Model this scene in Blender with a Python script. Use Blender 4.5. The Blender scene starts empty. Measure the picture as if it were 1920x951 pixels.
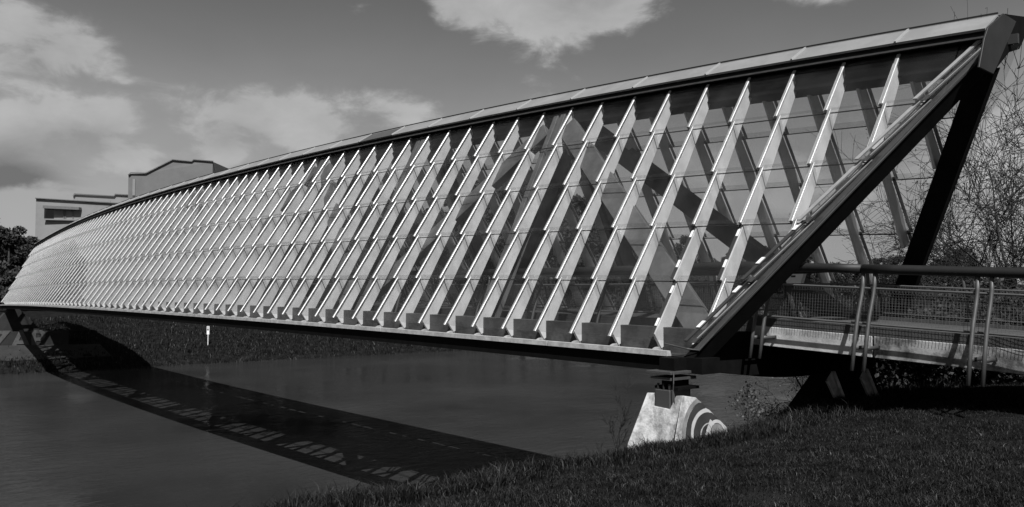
import bpy, bmesh, math, random
import numpy as np
from mathutils import Vector, noise, Matrix

EYE = 5.7                      # eye height above the river
def W(X, Y, Z):                # survey axes (X across the river, Y upstream, Z from the eye) -> world
    return Vector((-X, Y, Z + EYE))

sc = bpy.context.scene
C = sc.collection

# ------------------------------------------------------------------ camera
yaw, pitch, FPX = 0.6815, 0.0459, 1585.0
cam = bpy.data.cameras.new('camera'); co = bpy.data.objects.new('camera', cam); C.objects.link(co)
cam.sensor_width = 36; cam.sensor_fit = 'HORIZONTAL'; cam.lens = FPX / 1920 * 36
cam.clip_start = 0.1; cam.clip_end = 5000
co.location = (0, 0, EYE)
fw = Vector((-math.cos(yaw) * math.cos(pitch), math.sin(yaw) * math.cos(pitch), math.sin(pitch)))
co.rotation_euler = fw.to_track_quat('-Z', 'Y').to_euler()
sc.camera = co

# ------------------------------------------------------------------ sun, sky, exposure
SUN = Vector((0.55, -0.324, 0.77)).normalized()
sl = bpy.data.lights.new('sun', 'SUN'); so = bpy.data.objects.new('sun', sl); C.objects.link(so)
sl.energy = 5.0; sl.angle = math.radians(0.5); sl.color = (1, 1, 1)
so.rotation_euler = SUN.to_track_quat('Z', 'Y').to_euler(); so.location = (20, -20, 60)
sc.view_settings.view_transform = 'Standard'; sc.view_settings.look = 'None'
sc.view_settings.gamma = 1; sc.view_settings.exposure = 0.40
sc.cycles.transparent_max_bounces = 48
sc.cycles.max_bounces = 8
sc.cycles.use_denoising = True
sc.cycles.sample_clamp_indirect = 3
try: sc.cycles.caustics_reflective = False
except Exception: pass

wd = bpy.data.worlds.new("World"); sc.world = wd; wd.use_nodes = True
nt = wd.node_tree; nt.nodes.clear()
def nd(t, typ, **kw):
    n = t.nodes.new(typ)
    for k, v in kw.items(): setattr(n, k, v)
    return n
def pix_dir(x, y):             # world direction of a bearing measured in the photograph
    d = Vector((fw)); f = fw
    rt = Vector((math.sin(yaw), math.cos(yaw), 0)); up = rt.cross(f)
    return (f * FPX + rt * (x - 960) - up * (y - 475.5)).normalized()
def world_nodes():
    L = nt.links
    out = nd(nt, 'ShaderNodeOutputWorld'); bg = nd(nt, 'ShaderNodeBackground')
    sky = nd(nt, 'ShaderNodeTexSky'); sky.sky_type = 'NISHITA'; sky.sun_disc = False
    sky.sun_elevation = math.asin(SUN.z); sky.sun_rotation = math.atan2(SUN.x, SUN.y)
    sky.altitude = 200; sky.air_density = 1.0; sky.dust_density = 1.2; sky.ozone_density = 1.0
    sep = nd(nt, 'ShaderNodeSeparateColor'); L.new(sky.outputs[0], sep.inputs[0])
    tc = nd(nt, 'ShaderNodeTexCoord'); nrm = nd(nt, 'ShaderNodeVectorMath', operation='NORMALIZE')
    L.new(tc.outputs['Generated'], nrm.inputs[0])
    def math_(op, a, b=None, c=None, clamp=False):
        n = nd(nt, 'ShaderNodeMath', operation=op); n.use_clamp = clamp
        for i, v in enumerate((a, b, c)):
            if v is None: continue
            if isinstance(v, (int, float)): n.inputs[i].default_value = v
            else: L.new(v, n.inputs[i])
        return n.outputs[0]
    # clear-sky grey: a black-and-white film sees the sky through its red part mostly
    r = math_('MULTIPLY', sep.outputs[0], 0.75); g = math_('MULTIPLY', sep.outputs[1], 0.25)
    clear = math_('ADD', r, g)
    # cloud noises
    def noise_(scale, detail, rough, dist=0.0, off=(0, 0, 0)):
        mp = nd(nt, 'ShaderNodeMapping'); L.new(nrm.outputs[0], mp.inputs[0]); mp.inputs['Location'].default_value = off
        mp.inputs['Scale'].default_value = (1, 1, 1.9)
        n = nd(nt, 'ShaderNodeTexNoise'); L.new(mp.outputs[0], n.inputs['Vector'])
        n.inputs['Scale'].default_value = scale; n.inputs['Detail'].default_value = detail
        n.inputs['Roughness'].default_value = rough; n.inputs['Distortion'].default_value = dist
        return n.outputs['Fac']
    n1 = noise_(5.5, 9, 0.56, 0.25); n2 = noise_(15, 7, 0.6, 0.35, (3, 1, 2)); n3 = noise_(3.0, 5, 0.5, 0.1, (7, 4, 1))
    def blob(x, y, rad, sx=1.0):    # a cloud bank standing at this bearing
        d = pix_dir(x, y)
        sb = nd(nt, 'ShaderNodeVectorMath', operation='SUBTRACT'); L.new(nrm.outputs[0], sb.inputs[0]); sb.inputs[1].default_value = d
        sc_ = nd(nt, 'ShaderNodeVectorMath', operation='MULTIPLY'); L.new(sb.outputs[0], sc_.inputs[0]); sc_.inputs[1].default_value = (1 / sx, 1 / sx, 1)
        ln = nd(nt, 'ShaderNodeVectorMath', operation='LENGTH'); L.new(sc_.outputs[0], ln.inputs[0])
        mr = nd(nt, 'ShaderNodeMapRange'); mr.interpolation_type = 'SMOOTHSTEP'
        L.new(ln.outputs['Value'], mr.inputs[0]); mr.inputs[1].default_value = rad; mr.inputs[2].default_value = 0.0
        mr.inputs[3].default_value = 0; mr.inputs[4].default_value = 1
        return mr.outputs[0]
    B = BLOBS
    tot = None
    for (x, y, rad, sx, amp) in B:
        b = math_('MULTIPLY', blob(x, y, rad, sx), amp)
        tot = b if tot is None else math_('ADD', tot, b)
    # density = blobs + noise - threshold
    det = math_('ADD', math_('MULTIPLY', math_('SUBTRACT', n1, 0.5), 2.6), math_('MULTIPLY', math_('SUBTRACT', n2, 0.5), 2.1))
    dens = math_('ADD', math_('MULTIPLY', tot, 1.0), det)
    cum = nd(nt, 'ShaderNodeMapRange'); cum.interpolation_type = 'SMOOTHSTEP'; L.new(dens, cum.inputs[0])
    cum.inputs[1].default_value = 0.38; cum.inputs[2].default_value = 1.15
    # thin veil towards the horizon
    sp = nd(nt, 'ShaderNodeSeparateXYZ'); L.new(nrm.outputs[0], sp.inputs[0])
    veil = nd(nt, 'ShaderNodeMapRange'); veil.interpolation_type = 'SMOOTHSTEP'; L.new(sp.outputs[2], veil.inputs[0])
    veil.inputs[1].default_value = 0.37; veil.inputs[2].default_value = 0.08; veil.inputs[3].default_value = 0.0; veil.inputs[4].default_value = 0.95
    vm = math_('MULTIPLY', veil.outputs[0], math_('ADD', math_('MULTIPLY', n3, 1.2), -0.05), clamp=True)
    # brightness of the cloud body: lit tops, greyer bellies
    body = math_('ADD', math_('MULTIPLY', n1, 0.20), math_('MULTIPLY', n2, 0.16))
    bright = math_('ADD', math_('ADD', body, 0.075), math_('MULTIPLY', cum.outputs[0], 0.085))
    dk = None
    for (x, y, rad, sx, amp) in DARKS:
        b = math_('MULTIPLY', blob(x, y, rad, sx), amp)
        dk = b if dk is None else math_('ADD', dk, b)
    bright = math_('MAXIMUM', math_('SUBTRACT', bright, dk), 0.1)
    K = 0.05
    clearS = math_('MULTIPLY', clear, SKYK)
    def mix(fac, a, b):
        n = nd(nt, 'ShaderNodeMix'); n.data_type = 'FLOAT'
        L.new(fac, n.inputs[0])
        for i, v in ((2, a), (3, b)):
            if isinstance(v, (int, float)): n.inputs[i].default_value = v
            else: L.new(v, n.inputs[i])
        return n.outputs[0]
    c1 = mix(vm, clearS, 0.33)
    c2 = mix(math_('MULTIPLY', cum.outputs[0], 0.85), c1, bright)
    cc = nd(nt, 'ShaderNodeCombineColor')
    fin = math_('MULTIPLY', c2, 1 / 0.1)
    for i in range(3): L.new(fin, cc.inputs[i])
    L.new(cc.outputs[0], bg.inputs[0]); bg.inputs[1].default_value = 0.1
    L.new(bg.outputs[0], out.inputs[0])
SKYK = 0.05
BLOBS = [(1000, -25, 0.10, 2.1, 1.25), (1110, 0, 0.075, 1.7, 0.7), (860, 5, 0.05, 1.2, 0.7), (1180, -20, .06, 1.6, .5),
         (60, 100, 0.075, 1.9, 0.95), (180, 85, 0.05, 1.6, 0.7), (40, 30, .05, 1.6, .5), (120, 225, 0.035, 2.6, 1.2), (215, 215, .03, 1.6, .9), (-5, 290, 0.06, 1.0, 1.5), (15, 240, 0.04, 1, .8),
         (418, 290, 0.040, 1.0, .85), (440, 215, 0.045, 3.4, 0.85), (640, 215, 0.055, 3.0, 0.85), (560, 262, .045, 3.5, .7), (280, 290, .045, 4, .8), (320, 180, .04, 3, .5), (120, 330, .05, 3.5, .7), (480, 180, .03, 3, .45), (760, 200, .04, 2, .5), (1560, -22, 0.035, 3.8, 1.2),
         (1600, 210, 0.05, 1.4, 1.1), (1480, 320, 0.05, 1.2, 1.2), (1400, 420, 0.06, 2.4, .9), (1300, 300, .05, 2, .6), (1780, 390, 0.10, 2.2, .9), (1850, 250, .08, 1.6, 1.3)]
DARKS = [(5, 360, 0.07, 1.5, 0.36), (150, 262, .03, 3, .10), (430, 255, .03, 3, .06), (60, 130, .05, 1.5, .04), (1060, -60, .08, 1.4, .08)]
world_nodes()

# ------------------------------------------------------------------ materials (all neutral: a black-and-white place)
def mat(name, g, rough=0.7, var=0.25, scale=3.0, bump=0.0, bscale=30.0, metal=0.0, stretch=(1, 1, 1), stain=0.0, sscale=1.2, spec=0.5, g2=None):
    m = bpy.data.materials.new(name); m.use_nodes = True; t = m.node_tree; L = t.links
    b = t.nodes['Principled BSDF']; b.inputs['Roughness'].default_value = rough; b.inputs['Metallic'].default_value = metal
    b.inputs['Specular IOR Level'].default_value = spec
    tc = nd(t, 'ShaderNodeTexCoord'); mp = nd(t, 'ShaderNodeMapping'); L.new(tc.outputs['Object'], mp.inputs[0]); mp.inputs['Scale'].default_value = stretch
    n = nd(t, 'ShaderNodeTexNoise'); L.new(mp.outputs[0], n.inputs['Vector']); n.inputs['Scale'].default_value = scale; n.inputs['Detail'].default_value = 8; n.inputs['Roughness'].default_value = .62
    r = nd(t, 'ShaderNodeValToRGB'); L.new(n.outputs['Fac'], r.inputs[0])
    lo = g * (1 - var); hi = (g2 if g2 is not None else g * (1 + var))
    r.color_ramp.elements[0].position = .3; r.color_ramp.elements[0].color = (lo, lo, lo, 1)
    r.color_ramp.elements[1].position = .7; r.color_ramp.elements[1].color = (hi, hi, hi, 1)
    col = r.outputs[0]
    if stain > 0:
        n2 = nd(t, 'ShaderNodeTexNoise'); L.new(tc.outputs['Object'], n2.inputs['Vector']); n2.inputs['Scale'].default_value = sscale; n2.inputs['Detail'].default_value = 6; n2.inputs['Roughness'].default_value = .7
        r2 = nd(t, 'ShaderNodeValToRGB'); L.new(n2.outputs['Fac'], r2.inputs[0])
        k = 1 - stain
        r2.color_ramp.elements[0].position = .42; r2.color_ramp.elements[0].color = (k, k, k, 1)
        r2.color_ramp.elements[1].position = .58; r2.color_ramp.elements[1].color = (1, 1, 1, 1)
        mx = nd(t, 'ShaderNodeMix'); mx.data_type = 'RGBA'; mx.blend_type = 'MULTIPLY'; mx.inputs[0].default_value = 1
        L.new(col, mx.inputs[6]); L.new(r2.outputs[0], mx.inputs[7]); col = mx.outputs[2]
    L.new(col, b.inputs['Base Color'])
    if bump > 0:
        n3 = nd(t, 'ShaderNodeTexNoise'); L.new(mp.outputs[0], n3.inputs['Vector']); n3.inputs['Scale'].default_value = bscale; n3.inputs['Detail'].default_value = 5
        bp = nd(t, 'ShaderNodeBump'); bp.inputs['Strength'].default_value = bump; bp.inputs['Distance'].default_value = .02
        L.new(n3.outputs['Fac'], bp.inputs['Height']); L.new(bp.outputs[0], b.inputs['Normal'])
    return m

def glass_mat(name, dirt=0.035, tint=0.93):
    m = bpy.data.materials.new(name); m.use_nodes = True; t = m.node_tree; L = t.links
    t.nodes.clear(); out = nd(t, 'ShaderNodeOutputMaterial')
    geo = nd(t, 'ShaderNodeNewGeometry')
    dot = nd(t, 'ShaderNodeVectorMath', operation='DOT_PRODUCT'); L.new(geo.outputs['Normal'], dot.inputs[0]); L.new(geo.outputs['Incoming'], dot.inputs[1])
    a = nd(t, 'ShaderNodeMath', operation='ABSOLUTE'); L.new(dot.outputs['Value'], a.inputs[0])
    s = nd(t, 'ShaderNodeMath', operation='SUBTRACT'); s.inputs[0].default_value = 1; L.new(a.outputs[0], s.inputs[1])
    p = nd(t, 'ShaderNodeMath', operation='POWER'); L.new(s.outputs[0], p.inputs[0]); p.inputs[1].default_value = 5
    f = nd(t, 'ShaderNodeMath', operation='MULTIPLY_ADD'); L.new(p.outputs[0], f.inputs[0]); f.inputs[1].default_value = .93; f.inputs[2].default_value = .045; f.use_clamp = True
    tr = nd(t, 'ShaderNodeBsdfTransparent'); tr.inputs[0].default_value = (tint, tint, tint, 1)
    gl = nd(t, 'ShaderNodeBsdfGlossy'); gl.inputs['Roughness'].default_value = 0.015; gl.inputs[0].default_value = (.95, .95, .95, 1)
    mx = nd(t, 'ShaderNodeMixShader'); L.new(f.outputs[0], mx.inputs[0]); L.new(tr.outputs[0], mx.inputs[1]); L.new(gl.outputs[0], mx.inputs[2])
    df = nd(t, 'ShaderNodeBsdfDiffuse'); df.inputs[0].default_value = (.45, .45, .45, 1)
    tc = nd(t, 'ShaderNodeTexCoord'); n = nd(t, 'ShaderNodeTexNoise'); L.new(tc.outputs['Object'], n.inputs['Vector']); n.inputs['Scale'].default_value = 1.3; n.inputs['Detail'].default_value = 7
    mr = nd(t, 'ShaderNodeMapRange'); L.new(n.outputs['Fac'], mr.inputs[0]); mr.inputs[1].default_value = .35; mr.inputs[2].default_value = .7; mr.inputs[3].default_value = dirt * .3; mr.inputs[4].default_value = dirt * 1.6
    m2 = nd(t, 'ShaderNodeMixShader'); L.new(mr.outputs[0], m2.inputs[0]); L.new(mx.outputs[0], m2.inputs[1]); L.new(df.outputs[0], m2.inputs[2])
    L.new(m2.outputs[0], out.inputs[0])
    return m

M = {}
M['fin'] = mat('pale_timber', .64, .6, .10, 2.2, .15, 18, stretch=(1, 1, .35), stain=.16, sscale=1.8)
M['chord'] = mat('stained_timber', .085, .65, .35, 1.6, .2, 20, stretch=(.35, 1, 2.2), stain=.6, sscale=1.5)
M['truss'] = mat('truss_timber', .12, .6, .3, 1.8, .1, 22, stretch=(1, 1, .3), stain=.25, sscale=2)
M['fascia'] = mat('fascia_board', .40, .55, .22, 2.5, .1, 40, stain=.25, sscale=6)
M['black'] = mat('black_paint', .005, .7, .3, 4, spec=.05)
M['darkend'] = mat('dark_coated_timber', .05, .5, .3, 3, spec=.3)
M['alu'] = mat('aluminium', .42, .42, .18, 5, metal=.5)
M['cap'] = mat('ridge_sheet', .27, .5, .10, .9, .05, 3, metal=.25, stain=.12, sscale=1.5)
M['gasket'] = mat('rubber_gasket', .03, .6, .1)
M['clip'] = mat('white_clip', .75, .4, .05)
M['glass'] = glass_mat('wall_glass', dirt=.012)
M['deck'] = mat('deck_planks', .045, .8, .3, 2, .3, 30, stretch=(4, .4, 1))
M['steel'] = mat('grey_steel', .06, .5, .25, 6, metal=.2)
M['rail'] = mat('handrail_dark', .007, .6, .25, 5)
M['galv'] = mat('galvanised_mesh', .13, .5, .1, metal=.5)
M['girder'] = mat('girder_concrete', .50, .75, .2, 2.2, .2, 30, stain=.45, sscale=1.6)
M['concrete'] = mat('concrete', .44, .85, .20, 2.4, .5, 25, stain=.55, sscale=3.4)
M['shadedconcrete'] = mat('shaded_concrete', .016, .9, .3, 1.5, .3, 15, stain=.3)  # shade under the far bridge end put into the concrete tone
M['paintw'] = mat('white_paint', .36, .6, .15, 6)
M['paintk'] = mat('black_spray_paint', .025, .6, .3, 5)
M['paintg'] = mat('grey_spray_paint', .16, .6, .3, 5)
M['render'] = mat('wall_render', .14, .9, .06, .5, stain=.08, sscale=.3)
M['renderL'] = mat('pale_wall_render', .22, .9, .06, .5, stain=.08, sscale=.3)
M['coping'] = mat('coping_metal', .13, .6, .2)
M['window'] = mat('window_glass', .01, .08, .2)
M['bark'] = mat('bark', .014, .9, .35, 8, .4, 20)
M['barkfar'] = mat('dark_bark', .025, .9, .3, 4)
M['leaf'] = mat('leaves', .028, .8, .5, .9, spec=.15, g2=.06)
M['bud'] = mat('young_leaves', .06, .7, .3, 3)
M['shrub'] = mat('shrub_leaves', .014, .7, .6, 2.5, spec=.2, g2=.05)
M['shoe'] = mat('pale_shoe_plate', .42, .6, .2, 8, stain=.2, sscale=8)
M['capdark'] = mat('weathered_ridge_sheet', .06, .6, .15, 1.5)
M['darkgrey'] = mat('dark_grey_coating', .045, .6, .15, 2)
M['girder2'] = mat('stained_girder_concrete', .30, .8, .3, 2.0, .2, 30, stain=.75, sscale=2.2)
M['steelpale'] = mat('pale_steel', .45, .55, .25, 5, stain=.3, sscale=8)
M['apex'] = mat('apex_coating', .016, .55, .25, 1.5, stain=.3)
M['letterp'] = mat('shaded_letter_paint', .06, .7, .3, 4)  # letter tone darkened to carry the shade on that wall
M['apron'] = mat('shaded_apron_concrete', .02, .9, .3, 1.5, stain=.4)  # apron tone lowered to stand for the bridge shade over it
M['seam'] = mat('seam_metal', .42, .35, .05, 5, metal=.3)
M['sign'] = mat('sign_white', .8, .5, .03)

# grass: blade colour changes in broad patches and tips
def grass_mat(name, lo, hi):
    m = bpy.data.materials.new(name); m.use_nodes = True; t = m.node_tree; L = t.links
    b = t.nodes['Principled BSDF']; b.inputs['Roughness'].default_value = .6; b.inputs['Specular IOR Level'].default_value = .2
    tc = nd(t, 'ShaderNodeTexCoord'); a = nd(t, 'ShaderNodeAttribute'); a.attribute_name = 'tone'
    n2 = nd(t, 'ShaderNodeTexNoise'); L.new(tc.outputs['Object'], n2.inputs['Vector']); n2.inputs['Scale'].default_value = 1.6; n2.inputs['Detail'].default_value = 9; n2.inputs['Roughness'].default_value = .72
    r = nd(t, 'ShaderNodeValToRGB'); L.new(a.outputs['Fac'], r.inputs[0])
    r.color_ramp.elements[0].position = .0; r.color_ramp.elements[0].color = (lo, lo, lo, 1)
    r.color_ramp.elements[1].position = .80; r.color_ramp.elements[1].color = (hi, hi, hi, 1)
    e = r.color_ramp.elements.new(.97); e.color = (hi * 2.5, hi * 2.5, hi * 2.5, 1)
    e = r.color_ramp.elements.new(1.0); e.color = (hi * 9, hi * 9, hi * 9, 1)
    r2 = nd(t, 'ShaderNodeMapRange'); L.new(n2.outputs['Fac'], r2.inputs[0]); r2.inputs[1].default_value = .38; r2.inputs[2].default_value = .62; r2.inputs[3].default_value = .12; r2.inputs[4].default_value = 1.7
    mx = nd(t, 'ShaderNodeVectorMath', operation='SCALE'); L.new(r.outputs[0], mx.inputs[0]); L.new(r2.outputs[0], mx.inputs['Scale'])
    L.new(mx.outputs[0], b.inputs['Base Color'])
    return m
M['grass'] = grass_mat('grass_blades', .001, .010)
M['ground'] = mat('meadow_soil', .006, .95, .6, 2.5, .8, 18, spec=.05, g2=.016)

# ------------------------------------------------------------------ helpers
def at(x, y, d):               # survey point seen at photo bearing (x, y) and distance d along the view axis
    r = (x - 960) / FPX * d
    up = -(y - 548.2) / FPX * d
    return (math.cos(yaw) * d - math.sin(yaw) * r, math.sin(yaw) * d + math.cos(yaw) * r, up)
def tag(o, label=None, cat=None, group=None, kind=None):
    if label: o['label'] = label
    if cat: o['category'] = cat
    if group: o['group'] = group
    if kind: o['kind'] = kind
    return o
def empty(name, loc, label, cat, group=None, kind=None):
    o = bpy.data.objects.new(name, None); C.objects.link(o); o.location = loc
    return tag(o, label, cat, group, kind)
def mesh_obj(name, me, m, parent=None):
    o = bpy.data.objects.new(name, me); C.objects.link(o)
    if m is not None and not me.materials: me.materials.append(m)
    if parent is not None:
        o.parent = parent
        # vertices are given in world space: shift them into the thing's frame
        w = Vector((0, 0, 0)); p = parent
        while p is not None: w += p.location; p = p.parent
        o.matrix_parent_inverse = Matrix.Identity(4)
        o.location = (0, 0, 0)
        if w.length > 0 and not me.get('local'):
            me.transform(Matrix.Translation(-w)); me['local'] = 1
    return o
class MB:
    def __init__(s): s.v = []; s.f = []; s.mi = []; s.smooth = False
    def poly(s, pts, mi=0):
        i = len(s.v); s.v += [tuple(p) for p in pts]; s.f.append(tuple(range(i, i + len(pts)))); s.mi.append(mi)
    def hexa(s, c, mi=0):       # 8 corners: 0-3 one face ring, 4-7 opposite ring
        i = len(s.v); s.v += [tuple(p) for p in c]
        for q in ((0, 1, 2, 3), (7, 6, 5, 4), (0, 4, 5, 1), (1, 5, 6, 2), (2, 6, 7, 3), (3, 7, 4, 0)):
            s.f.append(tuple(i + k for k in q)); s.mi.append(mi)
    def box(s, a, b, mi=0):     # survey-axis corners
        X0, Y0, Z0 = a; X1, Y1, Z1 = b
        s.hexa([W(X0, Y0, Z0), W(X1, Y0, Z0), W(X1, Y1, Z0), W(X0, Y1, Z0), W(X0, Y0, Z1), W(X1, Y0, Z1), W(X1, Y1, Z1), W(X0, Y1, Z1)], mi)
    def prism(s, ring, off, mi=0):   # ring of world points extruded by a vector
        i = len(s.v); n = len(ring); s.v += [tuple(p) for p in ring] + [tuple(Vector(p) + off) for p in ring]
        s.f.append(tuple(range(i, i + n))); s.mi.append(mi); s.f.append(tuple(range(i + 2 * n - 1, i + n - 1, -1))); s.mi.append(mi)
        for k in range(n):
            s.f.append((i + k, i + (k + 1) % n, i + n + (k + 1) % n, i + n + k)); s.mi.append(mi)
    def beam(s, a, b, w, h, up=Vector((0, 0, 1)), mi=0):
        a = Vector(a); b = Vector(b); d = (b - a).normalized(); sd = d.cross(up)
        if sd.length < 1e-4: sd = d.cross(Vector((1, 0, 0)))
        sd.normalize(); u = sd.cross(d).normalized()
        r = [(-w / 2, -h / 2), (w / 2, -h / 2), (w / 2, h / 2), (-w / 2, h / 2)]
        s.hexa([a + sd * x + u * y for x, y in r] + [b + sd * x + u * y for x, y in r], mi)
    def tube(s, pts, rad, n=8, cap=True, mi=0):
        pts = [Vector(p) for p in pts]; i0 = len(s.v); up = Vector((0, 0, 1)); prev = None
        R = rad if isinstance(rad, (list, tuple)) else [rad] * len(pts)
        for k, p in enumerate(pts):
            d = (pts[min(k + 1, len(pts) - 1)] - pts[max(k - 1, 0)]).normalized()
            if prev is None:
                sd = d.cross(up)
                if sd.length < 1e-3: sd = d.cross(Vector((1, 0, 0)))
            else: sd = prev - d * prev.dot(d)
            sd.normalize(); prev = sd; u = d.cross(sd)
            for j in range(n):
                a = 2 * math.pi * j / n; s.v.append(tuple(p + (sd * math.cos(a) + u * math.sin(a)) * R[k]))
        for k in range(len(pts) - 1):
            for j in range(n):
                a = i0 + k * n + j; b = i0 + k * n + (j + 1) % n
                s.f.append((a, b, b + n, a + n)); s.mi.append(mi)
        if cap:
            s.f.append(tuple(i0 + j for j in range(n))); s.mi.append(mi)
            e = i0 + (len(pts) - 1) * n; s.f.append(tuple(e + j for j in reversed(range(n)))); s.mi.append(mi)
    def strip(s, rings, closed=True, caps=True, mi=0):    # loft a list of equal rings
        i0 = len(s.v); n = len(rings[0])
        for r in rings: s.v += [tuple(p) for p in r]
        for k in range(len(rings) - 1):
            for j in range(n if closed else n - 1):
                a = i0 + k * n + j; b = i0 + k * n + (j + 1) % n
                s.f.append((a, b, b + n, a + n)); s.mi.append(mi)
        if caps and closed:
            s.f.append(tuple(i0 + j for j in range(n))); s.mi.append(mi)
            e = i0 + (len(rings) - 1) * n; s.f.append(tuple(e + j for j in reversed(range(n)))); s.mi.append(mi)
    def build(s, name, m, parent=None, smooth=False, bevel=0, normals=True):
        me = bpy.data.meshes.new(name); me.from_pydata(s.v, [], s.f)
        ms = m if isinstance(m, (list, tuple)) else [m]
        for x in ms: me.materials.append(x)
        if len(ms) > 1: me.polygons.foreach_set('material_index', s.mi)
        if normals or bevel:
            bm = bmesh.new(); bm.from_mesh(me)
            bmesh.ops.recalc_face_normals(bm, faces=bm.faces)
            if bevel: bmesh.ops.bevel(bm, geom=list(bm.edges), offset=bevel, segments=1, affect='EDGES', profile=.5)
            bm.to_mesh(me); bm.free()
        if smooth: me.polygons.foreach_set('use_smooth', [True] * len(me.polygons))
        me.update()
        return mesh_obj(name, me, None, parent)

# ------------------------------------------------------------------ bridge geometry (fitted from the lattice of glazing bars)
X0, Y0, KL, CY, CY4, Q = 10.0126, 10.1577, 0.5562, 1.5062, -0.3312, -0.051
A_ = [-0.5311, 0.5602, 1.7375, 2.8407, 3.9874, 5.0332]
CZ = [-0.2702, -0.2580, -0.3614, -0.3815, -0.4563, -0.4598]
NM, LL = 35.3, 36.0
NS, NE = -0.95, 71.4            # base ends
TS, TE = -4.75, 75.2            # ridge ends
def sO(n): return (n - NM) / LL
def rowH(r, n):
    s = sO(n); return ((A_[r] - A_[0]) + (CZ[r] - CZ[0]) * s * s) * (1 + Q * s ** 4)
def hAt(t, n):                  # t in row units 0..5 (may run past)
    r = max(0, min(4, int(math.floor(t)))); return rowH(r, n) + (rowH(r + 1, n) - rowH(r, n)) * (t - r)
PH = math.atan(KL); NY, NZ = -math.cos(PH), math.sin(PH)
def base(n): s = sO(n); return Y0 + CY * s * s + CY4 * s ** 4, A_[0] + CZ[0] * s * s
def YR(n):                      # plan line of the ridge
    y, z = base(n); return y + KL * rowH(5, n) + .42
def F(n, h, o, side=0, X=None):  # point of a side wall: h above the base tip line, o outwards
    y, z = base(n); Y = y + KL * h + NY * o; Z = z + h + NZ * o
    if side: Y = 2 * YR(n) - Y
    return W(X0 + (n if X is None else X), Y, Z)
def P2(n, Y, Z): return W(X0 + n, Y, Z)

BR = empty('footbridge', W(X0 + 35, YR(35), -1), 'long timber footbridge roofed and walled with overlapping glass panes across the river', 'bridge')

def rake(t, end):               # X station of the sloping portal at row height t
    return NS + (TS - NS) * t / 5.35 if end == 0 else NE + (TE - NE) * t / 5.35

def span(n):                    # row range a post at n really has
    t0 = 0.0
    if n < NS + .25: t0 = (n - NS - .25) / (TS - NS) * 5.35
    if n > NE - .25: t0 = (n - NE + .25) / (TE - NE) * 5.35
    return t0

TH = .055
def fin_polys(n, side, mb, t0):
    """one timber post: a straight back edge and a saw-tooth front, one tooth per glass row"""
    off = Vector((-TH, 0, 0))
    for r in range(5):
        a = max(r, t0)
        if a >= r + 1 - .02: continue
        o0 = -.045 - .105 * (a - r); o1 = -.15
        ha, hb = hAt(a, n), rowH(r + 1, n)
        x = n + TH / 2
        if r == 0 and t0 <= 0:
            ring = [F(n, ha + .08, o0, side, x), F(n, hb, o1, side, x), F(n, hb, -.385, side, x), F(n, ha + .03, -.385, side, x), F(n, ha - .04, -.335, side, x)]
        else:
            ring = [F(n, ha, o0, side, x), F(n, hb if r < 4 else hb - .02, o1, side, x)]
            if r == 4: ring += [F(n, hb - .22, -.385, side, x)]
            else: ring += [F(n, hb, -.385, side, x)]
            ring += [F(n, ha, -.385, side, x)]
            if a == r and r > 0:
                ring[0] = F(n, ha + .0, o0, side, x)
        mb.prism(ring, off)
def bar_polys(n, side, mb, t0, skip=()):
    for r in range(5):
        if r in skip: continue
        a = max(r, t0)
        if a >= r + 1 - .05: continue
        ha, hb = hAt(a, n) - (.03 if a == r else 0), rowH(r + 1, n) + (.05 if r < 4 else -.0)
        oa = 0.0 - .115 * (a - r); ob = -.105
        # rounded aluminium cover profile lofted along the post
        prof = [(-.034, -.006), (-.034, .002), (-.0265, .0135), (-.024, .0155), (.024, .0155), (.0265, .0135), (.034, .002), (.034, -.006)]
        mb.strip([[F(n, ha, oa + o_, side, n + x_) for x_, o_ in prof], [F(n, hb, ob + o_, side, n + x_) for x_, o_ in prof]])

SKIP = {0: (0, 1), -1: (1,)}
for n in range(-4, 75):
    t0 = span(n)
    if t0 > 4.45: continue
    mb = MB(); fin_polys(n, 0, mb, t0); po = mb.build('post', M['fin'], BR)
    mb = MB(); bar_polys(n, 0, mb, t0, SKIP.get(n, ())); mb.build('glazing_bar', M['alu'], po)
    if 0 <= n <= 70:
        y, z = base(n); mb = MB()
        mb.prism([P2(n + .045, y + .06, z - .268), P2(n + .045, y + .30, z - .268), P2(n + .045, y + .34, z - .12), P2(n + .045, y + .25, z - .17), P2(n + .045, y + .16, z - .20)], Vector((-.09, 0, 0)))
        mb.build('shoe', M['shoe'], po)
    if n in SKIP:               # cover strips missing: open gasket with white clips
        for r in SKIP[n]:
            a = max(r, t0); ha, hb = hAt(a, n) + .0, rowH(r + 1, n) + .02; g = MB()
            for (w0, w1) in ((-.03, .03),):
                g.prism([F(n, ha, -.115 * (a - r) - .002, 0, n + .03), F(n, hb, -.112, 0, n + .03), F(n, hb, -.125, 0, n + .03), F(n, ha, -.115 * (a - r) - .016, 0, n + .03)], Vector((-.06, 0, 0)))
            g.build('gasket', M['gasket'], po)
            for q in (.2, .78):
                t = r + q; h = hAt(t, n); o = -.115 * q
                if t < t0: continue
                c = MB()
                h2 = h + .14; o2 = o - .014
                c.prism([F(n, h, o + .012, 0, n + .022), F(n, h2, o2 + .012, 0, n + .022), F(n, h2, o2 - .004, 0, n + .022), F(n, h, o - .004, 0, n + .022)], Vector((-.044, 0, 0))); c.build('clip', M['clip'], po)
rest = MB(); restb = MB()
for n in range(-4, 75):
    t0 = span(n)
    if t0 > 4.45: continue
    if n <= 17:
        mb = MB(); fin_polys(n, 1, mb, t0); po = mb.build('post', M['fin'], BR)
        mb = MB(); bar_polys(n, 1, mb, t0); mb.build('glazing_bar', M['alu'], po)
    else:
        fin_polys(n, 1, rest, t0); bar_polys(n, 1, restb, t0)
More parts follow.
